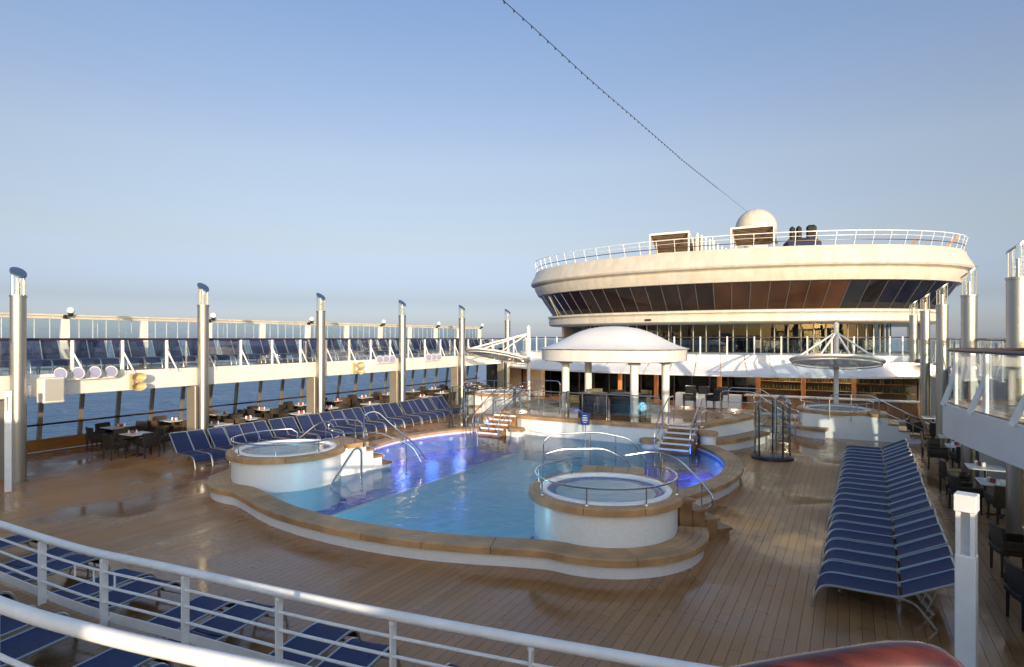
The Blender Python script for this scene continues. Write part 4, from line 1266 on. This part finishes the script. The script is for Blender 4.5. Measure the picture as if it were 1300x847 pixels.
# ================================================================== BAR
t = thing('bar_counter', 'long wood panelled bar counter with pale top under the awning', 'bar', (-.6, 34.4, 0))
for k in range(26):
    x = -4.6 + k * .30
    MB().box((x, 34.3, .53), (.285, .05, .82), bev=.008).build('front_plank', 'wood_panel', t)
MB().box((-.85, 34.6, .06), (7.9, .7, .12)).build('plinth', 'tile_white', t)
MB().box((-.85, 34.62, .52), (7.7, .5, .82)).build('carcass', 'wood_panel', t)
MB().box((-.85, 34.5, .97), (8.1, .85, .06), bev=.012).build('counter_top', 'table', t)
t = thing('back_bar', 'dark back bar shelves lined with bottles behind the counter', 'shelves', (-.6, 37, 0))
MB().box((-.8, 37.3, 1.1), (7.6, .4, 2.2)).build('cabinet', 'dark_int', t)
for z in (1.15, 1.6, 2.05): MB().box((-.8, 37.0, z), (7.4, .3, .03)).build('shelf', 'wood_orange', t)
b = MB()
for z in (1.165, 1.615):
    x = -4.3
    while x < 2.7:
        h = random.uniform(.18, .3); b.cyl((x, 36.95 + random.uniform(-.05, .05), z), (x, 36.95, z + h), .035, .02, 6); x += random.uniform(.09, .2)
stuff(b.build('bottles', 'bottle', t))
for k, (x, h) in enumerate(((-4.2, .22), (-3.3, .20), (-2.85, .24), (-1.6, .3), (-.6, .2), (.9, .26), (2.2, .2))):
    o = MB().lathe([(0, 0), (.05, 0), (.05, h * .6), (.02, h * .8), (.02, h), (0, h)], (0, 0, 0), 10).build('bar_bottle', 'acrylic' if k % 2 else 'bottle', at=(x, 34.4, 1.001))
    tag(o, f'small {"white" if k % 2 else "dark"} bottle on the wood panelled bar counter, {ORD[k]} from the left', 'bottle', 'bottles on the bar counter')
t = thing('service_counter', 'low white service counter with dark machines between the columns and the bar', 'counter', (-6.9, 33, 0))
MB().box((-6.7, 33.9, .5), (3.4, .6, 1.0), bev=.02).build('counter', 'white', t)
for x in (-7.6, -6.9, -5.9):
    MB().box((x, 33.75, 1.2), (.5, .4, .4), bev=.02).build('machine', 'dark_steel', t)

# blue notice board on a post at the pool's back wall
t = thing('pool_sign', 'small blue pool depth sign standing at the back wall of the pool', 'sign', (-8.55, 20.95, .2))
MB().box((-8.55, 20.92, 1.02), (.34, .03, .44), bev=.006).build('panel', 'sign_blue', t)
MB().cyl((-8.55, 20.96, -.1), (-8.55, 20.96, 1.02), .02, n=8).build('post', 'steel', t)
b = MB()
for z, wd in ((1.14, .16), (1.07, .22), (1.015, .19), (.96, .22), (.89, .13)): b.box((-8.55, 20.902, z), (wd, .004, .02))
b.build('lettering', 'sign_white', t)

# ================================================================== STEEL HANDRAILS
def rail(label, paths, posts=(), name='handrail', r_=.020, cat='handrail', low=()):
    x, y = paths[0][0][0], paths[0][0][1]
    t = thing(name, label, cat, (x, y, 0))
    for p in paths: MB().tube(round_path(p, .22, 5), r_, 8).build('rail_tube', 'steel', t)
    for p in low: MB().tube(round_path(p, .12, 4), r_ * .8, 8).build('lower_tube', 'steel', t)
    for (x, y, z0, z1) in posts:
        MB().cyl((x, y, z0), (x, y, z1), r_ * .8, n=8).lathe([(0, .015), (.06, .015), (.065, 0)], (x, y, z0 + .002), 12).build('rail_post', 'steel', t)
    return t
mir = lambda P: [(2 * X0 - x, y, z) for x, y, z in P]
outer = [(-2.62, 12.72, .52), (-2.5, 12.9, .50), (-2.45, 12.95, .72), (-2.72, 13.1, .98), (-3.25, 13.25, 1.40), (-3.75, 13.2, 1.52), (-4.35, 12.85, 1.42)]
rail('curved steel handrail up the outer steps of the near right whirlpool', [outer], [(-2.72, 13.1, .0, .97), (-3.62, 13.22, .2, 1.50)])
rail('curved steel handrail on the outer steps of the left front whirlpool', [mir(outer)], [(x, y, a, c) for (x, y, a, c) in ((2 * X0 + 2.72, 13.1, 0, .97), (2 * X0 + 3.62, 13.22, .2, 1.50))])
inner = [(-6.75, 13.75, .2), (-6.75, 13.75, 1.42), (-6.55, 13.9, 1.58), (-5.55, 14.5, 1.62), (-4.85, 14.9, 1.45), (-4.5, 15.1, .9), (-4.5, 15.1, .1)]
inner_b = [(-6.45, 13.2, 1.05), (-6.45, 13.2, 1.2), (-6.1, 13.4, 1.32), (-5.2, 14.0, 1.32), (-4.7, 14.3, 1.0), (-4.5, 14.45, .2)]
rail('big looped steel handrail in the water behind the near right whirlpool', [inner, inner_b], [(-5.75, 14.4, -.15, 1.62), (-5.2, 14.75, -.15, 1.55)])
li = [(-11.45, 12.35, 1.06), (-11.45, 12.35, 1.5), (-11.75, 12.6, 1.72), (-12.6, 12.75, 1.70), (-13.2, 12.8, 1.62), (-13.3, 12.85, 1.32), (-12.6, 12.8, 1.28), (-11.7, 13.2, 1.34), (-10.95, 13.8, .92), (-10.75, 13.95, .45)]
rail('looped steel handrail over the entry steps of the left front whirlpool', [li, [(-12.6, 13.6, 1.06), (-12.6, 13.6, 1.75), (-12.3, 13.8, 1.85), (-11.9, 14.2, 1.3), (-11.5, 14.7, .75), (-11.3, 14.9, .3)]], [(-12.15, 12.75, .95, 1.70), (-11.1, 13.7, .1, 1.02), (-11.7, 14.45, .0, 1.05)])
rail('bent steel grab rail on the wall of the left front whirlpool at the waterline', [[(-11.55, 11.2, .12), (-11.6, 11.35, .3), (-11.78, 12.35, 1.0), (-11.80, 12.62, .95), (-11.80, 12.62, .1)]], r_=.026)
for s, sd in ((1, 'right'), (-1, 'left')):
    for q, xo in enumerate((3.02, 4.18)):
        x = X0 + s * xo
        nm = ('inner', 'outer')[q]
        rail(f'{nm} steel handrail of the {sd} pool stairs', [[(x, 20.0, .25), (x, 19.95, .75), (x, 20.15, 1.12), (x, 21.75, 1.86), (x, 22.5, 1.88), (x, 22.5, .90)]],
             [(x, 20.9, .45, 1.46), (x, 21.75, .9, 1.85)], low=[[(x, 20.1, .68), (x, 21.75, 1.38), (x, 22.5, 1.40)]])
    # terrace balustrade rails and rails at the side steps
    x = X0 + s * 5.35
    rail(f'steel handrail beside the {sd} terrace steps, nearer side', [[(x - s * 1.3, 26.0, .9), (x - s * 1.3, 26.0, 1.84), (x, 26.0, 1.84), (x + s * 1.25, 26.0, 1.02), (x + s * 1.5, 26.0, .98), (x + s * 1.5, 26.0, .02)]], [(x, 26.0, .9, 1.83)], low=[[(x - s * 1.3, 26.0, 1.4), (x, 26.0, 1.4), (x + s * 1.3, 26.0, .6)]])
    rail(f'steel handrail beside the {sd} terrace steps, farther side', [[(x - s * 1.3, 27.9, .9), (x - s * 1.3, 27.9, 1.84), (x, 27.9, 1.84), (x + s * 1.25, 27.9, 1.02), (x + s * 1.5, 27.9, .98), (x + s * 1.5, 27.9, .02)]], [(x, 27.9, .9, 1.83)])
# ladder rails in the pool by the left stairs
for k, (x, y) in enumerate(((-12.9, 19.55), (-12.45, 19.7))):
    rail(f'{("left", "right")[k]} hooped ladder rail at the left stairs of the pool', [[(x, y - .05, -.15), (x, y, 1.0), (x + .1, y + .35, 1.1), (x + .15, y + .55, .8), (x + .15, y + .6, .2)]])
for s, sd in ((1, 'right'), (-1, 'left')):      # rails of the rear tubs
    c = hx((8.2, 28.9), s)
    rail(f'steel handrail down the steps of the {sd} rear whirlpool', [[(c[0] - .2, c[1] - 1.5, .75), (c[0] - .2, c[1] - 1.45, 1.75), (c[0] + 1.2, c[1] - 1.45, 1.78), (c[0] + 2.6, c[1] - 1.45, 1.05), (c[0] + 3.3, c[1] - 1.45, .8), (c[0] + 3.3, c[1] - 1.45, .02)]],
         [(c[0] + .55, c[1] - 1.46, .75, 1.77), (c[0] + 1.5, c[1] - 1.46, .75, 1.62), (c[0] + 2.6, c[1] - 1.45, .2, 1.05)], low=[[(c[0] + 1.5, c[1] - 1.45, 1.2), (c[0] + 3.3, c[1] - 1.45, .4)]])

# glass balustrade on the terrace, before the pavilion
t = thing('terrace_balustrade', 'glass and steel balustrade along the front of the raised terrace', 'railing', (X0, 22.6, .885))
ln = resample([hx(p) for p in catmull([(-4.6, 24.2), (-4.0, 23.0), (-2.8, 22.45), (-1, 22.25), (1, 22.25), (2.5, 22.35)], 8)], 1.0)
for a, c in zip(ln, ln[1:]):
    MB().bar((*a, 1.36), (*c, 1.36), .012, .74).build('glass_panel', 'glass_rail', t)
for p in ln: MB().cyl((*p, .885), (*p, 1.82), .022, n=8).build('baluster', 'steel', t)
MB().tube([(*p, 1.83) for p in resample(ln, .3)], .022, 8).build('top_tube', 'steel', t)

# outdoor showers
def shower(label, c, s):
    t = thing('outdoor_shower', label, 'shower', (c[0], c[1], 0))
    MB().lathe([(0, .10), (.62, .10), (.66, .07), (.66, 0)], (c[0], c[1], 0), 28).build('base', 'dark_steel', t)
    rad = .56
    for a in (20, 95, 170, 230, 310):
        x, y = c[0] + rad * cos(R(a)), c[1] + rad * sin(R(a))
        MB().cyl((x, y, .08), (x, y, 1.86), .028, n=8).build('upright', 'dark_steel', t)
    for z in (1.0, 1.85):
        MB().tube([(c[0] + rad * cos(R(a)), c[1] + rad * sin(R(a)), z) for a in range(20, 235, 6)], .02, 6).build('hoop', 'steel', t)
    MB().tube([(c[0] + rad * cos(R(a)), c[1] + rad * sin(R(a)), 1.85) for a in range(310, 382, 6)], .02, 6).build('hoop', 'steel', t)
    for a0, a1 in ((22, 93), (97, 168), (172, 228), (312, 378)):
        b = MB(); pts = [(c[0] + rad * cos(R(a)), c[1] + rad * sin(R(a))) for a in range(a0, a1 + 1, 7)]
        b.sweep(pts, [(0, .2), (0, 1.78)]); b.sweep(pts, [(.01, .2), (.01, 1.78)]); b.build('glass_panel', 'glass_rail', t)
    x, y = c[0] + .1, c[1] + .05
    MB().tube(round_path([(x, y, .1), (x, y, 2.0), (x + .2, y - .1, 2.12), (x + .38, y - .2, 2.0)], .15), .04, 10).build('riser_pipe', 'steel', t)
    MB().cyl((x + .38, y - .2, 2.0), (x + .40, y - .21, 1.92), .05, .09, 14).build('shower_head', 'steel', t)
    MB().tube([(x + .12 * cos(R(a)) + .5, y - .45 + .12 * sin(R(a)), 1.15) for a in range(0, 360, 20)], .016, 6, closed=True).build('grab_ring', 'steel', t)
shower('cylindrical glass and steel outdoor shower right of the pool stairs', (-2.25, 21.9), 1)
shower('cylindrical glass outdoor shower at the end of the left lounger row', (-14.75, 22.0), -1)

# ================================================================== SUN LOUNGERS
def lounger(back_deg, name='sun_lounger'):
    root = thing(name, 'navy lounger', 'sun lounger')
    hw, zs, L1, L2 = .272, .36, 1.10, .77
    ba = R(back_deg)
    tip = (L1 + L2 * cos(ba), zs + L2 * sin(ba))
    fp = [(-.02, 0), (.02, .16), (.10, .31), (.24, zs), (.5, zs), (.8, zs), (L1 + .04, zs)]
    sm = catmull(fp, 4)
    for y in (-hw, hw):
        b = MB(); b.tube([(x, y, z) for x, z in sm], .019, 6); b.build('side_tube', 'frame', root)
    for x, z in ((.34, zs - .055), (L1 - .02, zs - .045), (0, .10)): MB().tube([(x, -hw, z), (x, hw, z)], .014, 5).build('cross_bar', 'frame', root)
    for y in (-hw, hw):
        b = MB(); b.tube(round_path([(L1 - .1, y, zs), (L1 + .16, y, zs - .03), (L1 + .42, y, 0)], .1, 4), .018, 6); b.build('rear_leg', 'frame', root)
    b = MB(); hb = hw - .0
    b.tube(round_path([(L1, -hb, zs + .012), (tip[0], -hb, tip[1]), (tip[0], hb, tip[1]), (L1, hb, zs + .012)], .06, 4), .017, 6)
    b.build('back_frame', 'frame', root)
    # slings: slightly sagging sheets with thickness
    def sheet(prof):
        b = MB(); k = len(prof); rows = []
        for sgn in (0, -.012):
            for x, z, sag in prof:
                rows.append([(x, y, z + sgn - sag * (1 - (y / hw) ** 2)) for y in (-hw + .012, -.15, 0, .15, hw - .012)])
        up, dn = rows[:k], rows[k:]
        b.rings(up); b.rings(dn[::-1]); b.rings([dn[0], up[0]]); b.rings([up[-1], dn[-1]])
        return b
    seat = [(x, z + .012, .018) for x, z in sm[5:]]
    seat[-1] = (L1 - .03, zs + .012, .018)
    sheet(seat).build('seat_sling', 'navy', root)
    bp = [(L1 + .03 + (L2 - .05) * q / 6 * cos(ba), zs + .015 + (L2 - .05) * q / 6 * sin(ba) + .01, .02 * cos(ba)) for q in range(7)]
    sheet(bp).build('back_sling', 'navy', root)
    bx, bz = L1 + .5 * cos(ba), zs + .5 * sin(ba)
    for y in (-hw + .05, hw - .05): MB().tube([(bx, y, bz - .02), (L1 + .28, y, .16)], .010, 5).build('back_stay', 'steel', root)
    return Proto(root)
GR = 'navy sun loungers round the pool'
P30, P48, P62, P8 = lounger(27), lounger(50), lounger(62), lounger(5)
for k in range(11):                                      # right hand row, feet towards the pool
    for j in (0, 1):
        y = 10.35 + k * 1.235 + j * .585
        x = -.46 + .028 * k + random.uniform(-.025, .025)
        P30.put((x, y, .002), R(random.uniform(-2.2, 2.2) - 2), f'{("nearer", "farther")[j]} navy lounger of the {ORD[k]} pair from the camera in the right hand row', GR)
for k in range(12):                                      # left row
    for j in (0, 1):
        y = 11.75 + k * 1.24 + j * .575
        x = -17.35 + random.uniform(-.04, .04) + (0 if k else -.1)
        P48.put((x, y, .002), R(180 + random.uniform(-2, 2) - 6), f'{("nearer", "farther")[j]} navy lounger of the {ORD[k]} pair in the row left of the pool', GR)
for k in range(46):                                      # upper left gallery
    y = 5.6 + k * .70 + (.10 if k % 2 else 0)
    P62.put((-21.55 + random.uniform(-.05, .05), y, 2.95), R(180 + random.uniform(-3, 3) - 8), f'{ORD[k]} upright navy lounger from the camera on the upper left gallery', 'navy loungers on the upper galleries')
for k in range(14):                                      # upper right gallery
    y = 14.5 + k * 1.5
    P62.put((4.6, y, 2.95), R(random.uniform(-3, 3)), f'{ORD[k]} navy lounger from the camera on the upper right gallery', 'navy loungers on the upper galleries')
for k in range(10):                                      # before the far white rail
    x = -13.2 + k * 1.02 + (.34 if k % 2 else 0)
    y = 5.62 + (0.12 if k > 5 else 0)
    P8.put((x, y + random.uniform(-.06, .06), .002), R(-90 + random.uniform(-3, 3) + 9), f'flat navy lounger below the white terrace rail, {ORD[k]} from the left', GR)
for k in range(6):
    x = -9.6 + k * .98 + (.3 if k % 2 else 0)
    P8.put((x, 3.72 + random.uniform(-.04, .04), .452), R(-90 + random.uniform(-3, 3) + 9), f'flat navy lounger between the two white rails, {ORD[k]} from the left', GR)

# ================================================================== DINING CHAIRS AND TABLES
def armchair(m):
    root = thing('wicker_chair', 'dark wicker chair', 'chair')
    MB().box((0, 0, .42), (.54, .52, .10), bev=.025).build('seat', m, root)
    b = MB()
    rows = []
    for dx, z in ((.0, .36), (.035, .60), (.06, .84)):
        rows.append([(-.25 - dx + .05 * (y / .29) ** 2, y, z) for y in (-.29, -.15, 0, .15, .29)])
    back = [[(x + .05, y, z) for x, y, z in r_] for r_ in rows]
    b.rings(rows[::-1]); b.rings(back); b.rings([rows[-1], back[-1]]); b.rings([[r_[0] for r_ in rows], [r_[0] for r_ in back]]); b.rings([[r_[-1] for r_ in back], [r_[-1] for r_ in rows]])
    b.build('backrest', m, root)
    for y in (-.28, .28): MB().box((.0, y, .54), (.50, .055, .16), bev=.018).build('armrest', m, root)
    for x in (-.23, .23):
        for y in (-.23, .23): MB().cyl((x, y, 0), (x * .98, y * .98, .38), .02, .026, 6).build('leg', m, root)
    return Proto(root)
def dtable():
    root = thing('dining_table', 'white topped table', 'table')
    MB().box((0, 0, .735), (.78, .78, .03), bev=.01).build('table_top', 'table', root)
    MB().cyl((0, 0, .03), (0, 0, .72), .035, n=10).build('pedestal', 'dark_steel', root)
    b = MB().box((0, 0, .015), (.5, .07, .03), bev=.008); b.box((0, 0, .0155), (.07, .5, .029), bev=.008); b.build('foot', 'dark_steel', root)
    return Proto(root)
def caddy():
    root = thing('condiment_set', 'condiments', 'condiments')
    MB().box((0, 0, .05), (.10, .07, .10), bev=.01).build('bottle', 'red', root)
    MB().lathe([(0, .11), (.028, .11), (.034, 0), (0, 0)], (.11, .02, 0), 8).build('shaker', 'acrylic', root)
    MB().box((-.11, .01, .055), (.05, .09, .11), bev=.006).build('menu_stand', 'table', root)
    return Proto(root)
CH, CB, TB, CD = armchair('wicker'), armchair('wicker_brown'), dtable(), caddy()
def dining(x, y, label_place, spots, set_here=True, rot=0.0):
    TB.put((x, y, 0.003), rot, f'white topped dining table {label_place}', 'white topped dining tables')
    if set_here: CD.put((x + random.uniform(-.15, .15), y + random.uniform(-.15, .15), .752), random.uniform(0, 6), f'red and white condiments on the table {label_place}', 'condiment sets on the dining tables')
    for a, wd in spots:
        d = .62 + random.uniform(-.05, .12)
        jx = x + d * cos(R(a)); jy = y + d * sin(R(a))
        (CH if random.random() < .7 else CB).put((jx, jy, .003), R(a + 180 + random.uniform(-14, 14)), f'dark wicker armchair, {wd} side of the table {label_place}', 'wicker armchairs at the dining tables')
for k in range(12):
    y = 12.4 + 2.15 * k
    dining(-23.5, y, f'{ORD[k]} along the left windows', [(90, 'bow'), (-90, 'stern'), (0, 'pool'), (180, 'window')], True)
for k in range(11):
    y = 11.9 + 2.2 * k
    if min(abs(y - q) for q in POST_Y[-1]) < .5: y += .55
    dining(-20.9 if k % 2 else -21.3, y, f'{ORD[k]} in the row by the left posts', [(90, 'bow'), (-90, 'stern'), (180, 'window')] + ([] if k % 2 else [(0, 'pool')]), True)
for k, (x, y) in enumerate(((2.95, 10.9), (3.0, 13.1), (2.95, 17.3), (3.0, 19.2), (2.95, 22.6), (3.0, 24.6), (2.95, 28.2), (3.0, 30.2))):
    dining(x, y, f'{ORD[k]} from the camera under the right gallery', [(180, 'pool'), (0, 'window')] + ([(-90, 'stern')] if k % 2 == 0 else []), True)
for k, y in enumerate((14.6, 16.6, 20.2, 22, 26)):
    dining(5.6, y, f'{ORD[k]} in the second right row', [(180, 'pool'), (90, 'bow')], False)
# extra chairs at the near end of the right row
o = tag(MB().box((0, 0, .06), (.34, .26, .12), bev=.02).build('serving_tray', 'amber', at=(3.15, 19.35, .752)), 'orange tray on the fourth table under the right gallery', 'tray')
b = MB(); b.add([(-.02, -.16, 0), (.02, -.16, 0), (.02, .16, 0), (-.02, .16, 0), (-.15, -.16, 0), (-.17, -.16, 0), (-.17, .16, 0), (-.15, .16, 0), (-.06, -.1, .6), (-.08, -.1, .6), (-.08, .1, .6), (-.06, .1, .6)],
                [(0, 8, 11, 3), (1, 2, 10, 8), (4, 9, 8, 0), (5, 6, 10, 9), (4, 7, 11, 8), (8, 9, 10, 11)])
tag(b.build('caution_sign', 'yellow', at=(2.9, 37.2, .003)), 'yellow folding caution sign by the doorway at the right end of the bar', 'sign')

# furniture on the terrace under the pavilion
for k, (x, y, lab) in enumerate(((-9.6, 24.4, 'left'), (-8.35, 24.9, 'right'))):
    t = thing('drum_table', f'black covered round drum table on the terrace, {lab} one', 'table', (x, y, .886))
    MB().lathe([(.62, .0), (.64, .4), (.60, .74)], (x, y, .886), 28).build('skirt', 'black', t)
    MB().lathe([(0, .775), (.64, .775), (.66, .76), (.66, .74), (0, .74)], (x, y, .886), 28).build('table_top', 'dark_steel', t)
CO = armchair('olive'); CO2 = armchair('black')
for k, (x, y, a) in enumerate(((-10.3, 23.9, 20), (-9.9, 25.6, -60), (-7.9, 25.9, -120))):
    CO.put((x, y, .888), R(a), f'olive armchair on the terrace under the pavilion, {ORD[k]} from the left', 'armchairs on the terrace')
for k, (x, y, a) in enumerate(((-9.1, 23.5, 80), (-8.9, 25.4, -80), (-7.6, 24.3, 170), (-6.2, 27.3, 200), (-5.2, 27.6, 230))):
    CO2.put((x, y, .888), R(a), f'black armchair on the terrace under the pavilion, {ORD[k]} in the set', 'armchairs on the terrace')

# ================================================================== RAILS IN THE FOREGROUND
def white_rail(name, label, line, z0, zt, n_mid, r_top, post_step, toe=True, first=.5, mini=None):
    t = thing(name, label, 'railing', (line[0][0], line[0][1], z0))
    L_ = resample(line, .1)
    MB().tube([(x, y, zt) for x, y in L_], r_top, 12).build('top_rail', 'white_rail', t)
    hs_ = [z0 + .13 + (zt - r_top - z0 - .10) * (q + 1) / (n_mid + 1) for q in range(n_mid)]
    for z in hs_: MB().tube([(x, y, z) for x, y in L_], .017, 8).build('mid_rail', 'white_rail', t)
    N2 = normals(L_)
    if toe: MB().sweep(offset(L_, -.07), [(0, z0 + .03), (0, z0 + .15), (-.012, z0 + .15), (-.012, z0 + .03)], closed_prof=True, sm=False, caps=True).build('toe_board', 'white_rail', t)
    i = int(first / .1)
    while i < len(L_) - 1:
        (x, y), (nx, ny) = L_[i], N2[i]
        b = MB().box((x, y, (z0 + zt - r_top) / 2 + .004), (.10, .022, zt - r_top - z0), rz=math.atan2(ny, nx), bev=.004)
        b.box((x, y, zt - r_top - .012), (.06, .05, .03), rz=math.atan2(ny, nx))
        b.build('rail_post', 'white_rail', t)
        if toe: MB().bar((x - nx * -.0, y, z0 + .09), (x - nx * .07, y - ny * .07, z0 + .09), .03, .05).build('toe_bracket', 'white_rail', t)
        i += int(post_step / .1)
    if mini:
        for i in mini:
            (x, y) = L_[i]; MB().cyl((x, y, hs_[-2]), (x, y, hs_[-1]), .012, n=6).build('short_bar', 'white_rail', t)
    return t
far = catmull([(-14.2, 4.25), (-12, 4.06), (-10.7, 4.02), (-8.5, 4.04), (-6.9, 4.20), (-4.2, 4.48), (-1.2, 4.95), (.2, 5.28)], 8)
white_rail('terrace_rail', 'white rail with three bars and toe board across the lower terrace', far, .45, 1.34, 3, .050, 1.46, first=.62, mini=(56, 60, 64))
near = catmull([(-12, 2.1), (-8, 1.72), (-4.9, 1.70), (-3.6, 1.80), (-2.2, 2.05), (-1.0, 2.25)], 8)
white_rail('terrace_rail', 'thick white rail nearest the camera at the lower left', near, 1.33, 2.38, 2, .044, 1.9, first=.3)

# square white posts with slotted heads
def gate_post(label, x, y, rz=0.0):
    t = thing('slotted_post', label, 'post', (x, y, 0), rz, group=None)
    MB().box((0, 0, 1.05), (.150, .150, 2.10), bev=.008).build('shaft', 'white_rail', t)
    for dx in (-.052, .052): MB().box((dx, 0, 2.29), (.034, .135, .38)).build('head_cheek', 'white_rail', t)
    MB().box((0, .045, 2.29), (.07, .04, .38)).build('head_back', 'white_rail', t)
    MB().box((0, 0, 2.555), (.165, .165, .15), bev=.006).build('head_cap', 'white_rail', t)
def build_local(fn): pass
_mb_build = MB.build
def _local(s, name, m, parent=None, at=None):
    me = s.mesh(name); me.materials.append(M[m]); o = bpy.data.objects.new(name, me); C.objects.link(o); o.parent = parent; return o
MB.build = _local
gate_post('white square post with slotted head standing in the right foreground', .90, 6.62, R(-16))
gate_post('white square post with slotted head at the right edge behind the nearer one', 2.14, 10.35, R(-16))
gate_post('white square post with slotted head left of the nearest light post', -19.2, 7.45, R(60))
MB.build = _mb_build

# varnished handrail of the viewing deck, close to the camera
t = thing('varnished_handrail', 'thick varnished reddish wooden handrail end in the bottom right corner', 'handrail', (-.4, 1.9, 1.33))
hr = [(-1.5, 1.45, 2.54), (-.9, 1.70, 2.74), (-.27, 1.93, 2.945), (-.02, 2.05, 3.005), (.14, 2.12, 3.035), (.225, 2.14, 3.025), (.265, 2.10, 2.955), (.27, 2.0, 2.82)]
MB().tube(catmull(hr, 6), .07, 16).build('wooden_rail', 'mahogany', t)
for x, y, z in ((-1.2, 1.58, 2.58), (-.4, 1.88, 2.84)):
    MB().cyl((x, y, 1.33), (x, y, z), .02, n=10).build('support', 'steel', t)
struct_floor = MB().prism([(-2.0, .6), (.4, .6), (.4, 2.2), (-2.0, 1.75)], 1.2, 1.33)
struct(struct_floor.build('deck_ledge', 'white'))

# ================================================================== ROOF OF THE FORWARD HOUSE
t = thing('roof_railing', 'white leaning railing round the roof of the cream lounge', 'railing', (X0, 42, 9.5))
for k in range(2, 39):
    p, q = ellp(k / 40, -.12), ellp(k / 40, .10)
    MB().bar((*p, 9.5), (*q, 10.36), .03, .03).build('rail_post', 'white_rail', t)
for off, z, r_, m_ in ((.10, 10.38, .026, 'white_rail'), (.04, 10.12, .012, 'white_rail'), (-.03, 9.86, .026, 'rail_wood')):
    MB().tube([(*ellp(i / 100, off), z) for i in range(4, 97)], r_, 6).build('rail_tube', m_, t)
def cabana(label, x0, x1, y, zf, zb):
    t = thing('cabana', label, 'cabana', ((x0 + x1) / 2, y, 8.74))
    y1 = y + 2.0
    for x in (x0, x1):
        MB().box((x, y, (8.74 + zf) / 2), (.10, .10, zf - 8.74)).build('post', 'white', t)
        MB().box((x, y1, (8.74 + zb) / 2), (.10, .10, zb - 8.74)).build('post', 'white', t)
        MB().bar((x, y, zf), (x, y1, zb), .10, .12).build('side_beam', 'white', t)
    MB().bar((x0 - .05, y, zf), (x1 + .05, y, zf), .12, .14).build('front_beam', 'white', t)
    MB().bar((x0 - .05, y1, zb), (x1 + .05, y1, zb), .12, .14).build('rear_beam', 'white', t)
    b = MB(); n = 12
    for k in range(n):
        f = (k + .5) / n
        MB().box(((x0 + x1) / 2, y + 2.0 * f, zf + (zb - zf) * f - .02), (x1 - x0 - .12, 2.0 / n * .93, .05)).build('roof_slat', 'brown_blind', t)
    b = MB(); b.add([(x0, y + .04, zf - .06), (x1, y + .04, zf - .06), (x1, y1, zb - .06), (x0, y1, zb - .06), (x0, y + .04, zf - .03), (x1, y + .04, zf - .03), (x1, y1, zb - .03), (x0, y1, zb - .03)], [(0, 1, 2, 3), (4, 7, 6, 5), (0, 4, 5, 1), (2, 6, 7, 3), (0, 3, 7, 4), (1, 5, 6, 2)])
    b.build('roof_panel', 'brown_blind', t)
    for z in (9.35, 9.75, 10.15, 10.5):
        MB().box(((x0 + x1) / 2, y1 - .06, z), (x1 - x0, .05, .12)).build('back_slat', 'white', t)
    MB().box(((x0 + x1) / 2, y1 + .02, 9.6), (x1 - x0, .04, 1.6)).build('back_panel', 'brown_blind', t)
cabana('left roof cabana with tilted brown slatted roof', -13.0, -10.15, 44.5, 11.7, 10.6)
cabana('roof cabana with brown slatted roof in front of the white dome', -7.35, -4.55, 45.3, 11.8, 10.85)
t = thing('slat_screen', 'white upright slat screen stepping down beside the left roof cabana', 'screen', (-9, 46, 8.74))
for k in range(9):
    h = 11.75 - .16 * k
    MB().box((-9.75 + .26 * k, 45.6 + .15 * k, (8.74 + h) / 2), (.10, .16, h - 8.74)).build('slat', 'white', t)
MB().box((-9.9, 46.3, 10.1), (.5, .5, 2.9), bev=.03).build('cabinet', 'cream', t)
t = thing('radome', 'big white satellite radome on the roof', 'radome', (-7.7, 60, 8.74))
MB().ball((-7.7, 61, 14.3), 1.85, 32, 20).build('dome', 'cream', t)
MB().cyl((-7.7, 61, 8.74), (-7.7, 61, 13.2), 1.2, 1.0, 20).build('pedestal', 'white', t)
t = thing('covered_stack', 'stack of dark covered roof loungers with three upright black cushions', 'stacked loungers', (-2.8, 44.5, 8.74))
MB().box((-2.75, 44.6, 9.7), (2.3, 1.0, 1.9), bev=.35).build('cover', 'navy_dark', t)
for x in (-3.35, -2.95, -2.2):
    MB().box((x, 44.6, 10.85), (.34 if x < -2.5 else .62, .5, 1.25), bev=.14).build('cushion', 'black', t)
for k, x in enumerate((2.2, 4.3)):
    t = thing('wood_recliner', f'{("left", "right")[k]} wooden recliner behind the roof railing', 'recliner', (x, 45.6, 8.74))
    MB().box((x, 45.6, 9.35), (1.6, .7, .12)).build('seat', 'wood_orange', t)
    MB().bar((x + .7, 45.6, 9.4), (x + 1.5, 45.6, 10.25), .7, .1).build('backrest', 'wood_orange', t)
    for dx in (-.6, .6): MB().box((x + dx, 45.6, 9.02), (.08, .6, .56)).build('leg', 'wood_orange', t)

# wire with lamps from the after mast to the radome
t = thing('lamp_wire', 'long sagging wire of small lamps running overhead to the radome', 'wire', (-8.4, 20, 13))
wp = [(-30, 14.6), (-10, 13.6), (5, 13.2), (10.6, 13.25), (16.8, 13.46), (20.8, 13.57), (25.5, 13.8), (33.9, 14.2), (37, 14.37), (61.3, 15.95)]
wl = catmull([(-8.4, y, z) for y, z in wp], 12)
MB().tube(wl, .013, 5).build('cable', 'dark_steel', t)
fine = resample(wl, .56)
bulb = MB().lathe([(0, -.08), (.026, -.055), (.026, -.015), (.015, .015), (0, .015)], (0, 0, 0), 6).mesh('bulb'); bulb.materials.append(M['dark_steel'])
for p in fine:
    if 2 < p[1] < 46:
        o = bpy.data.objects.new('bulb', bulb); C.objects.link(o); o.parent = t; o.location = Vector(p) - t.location
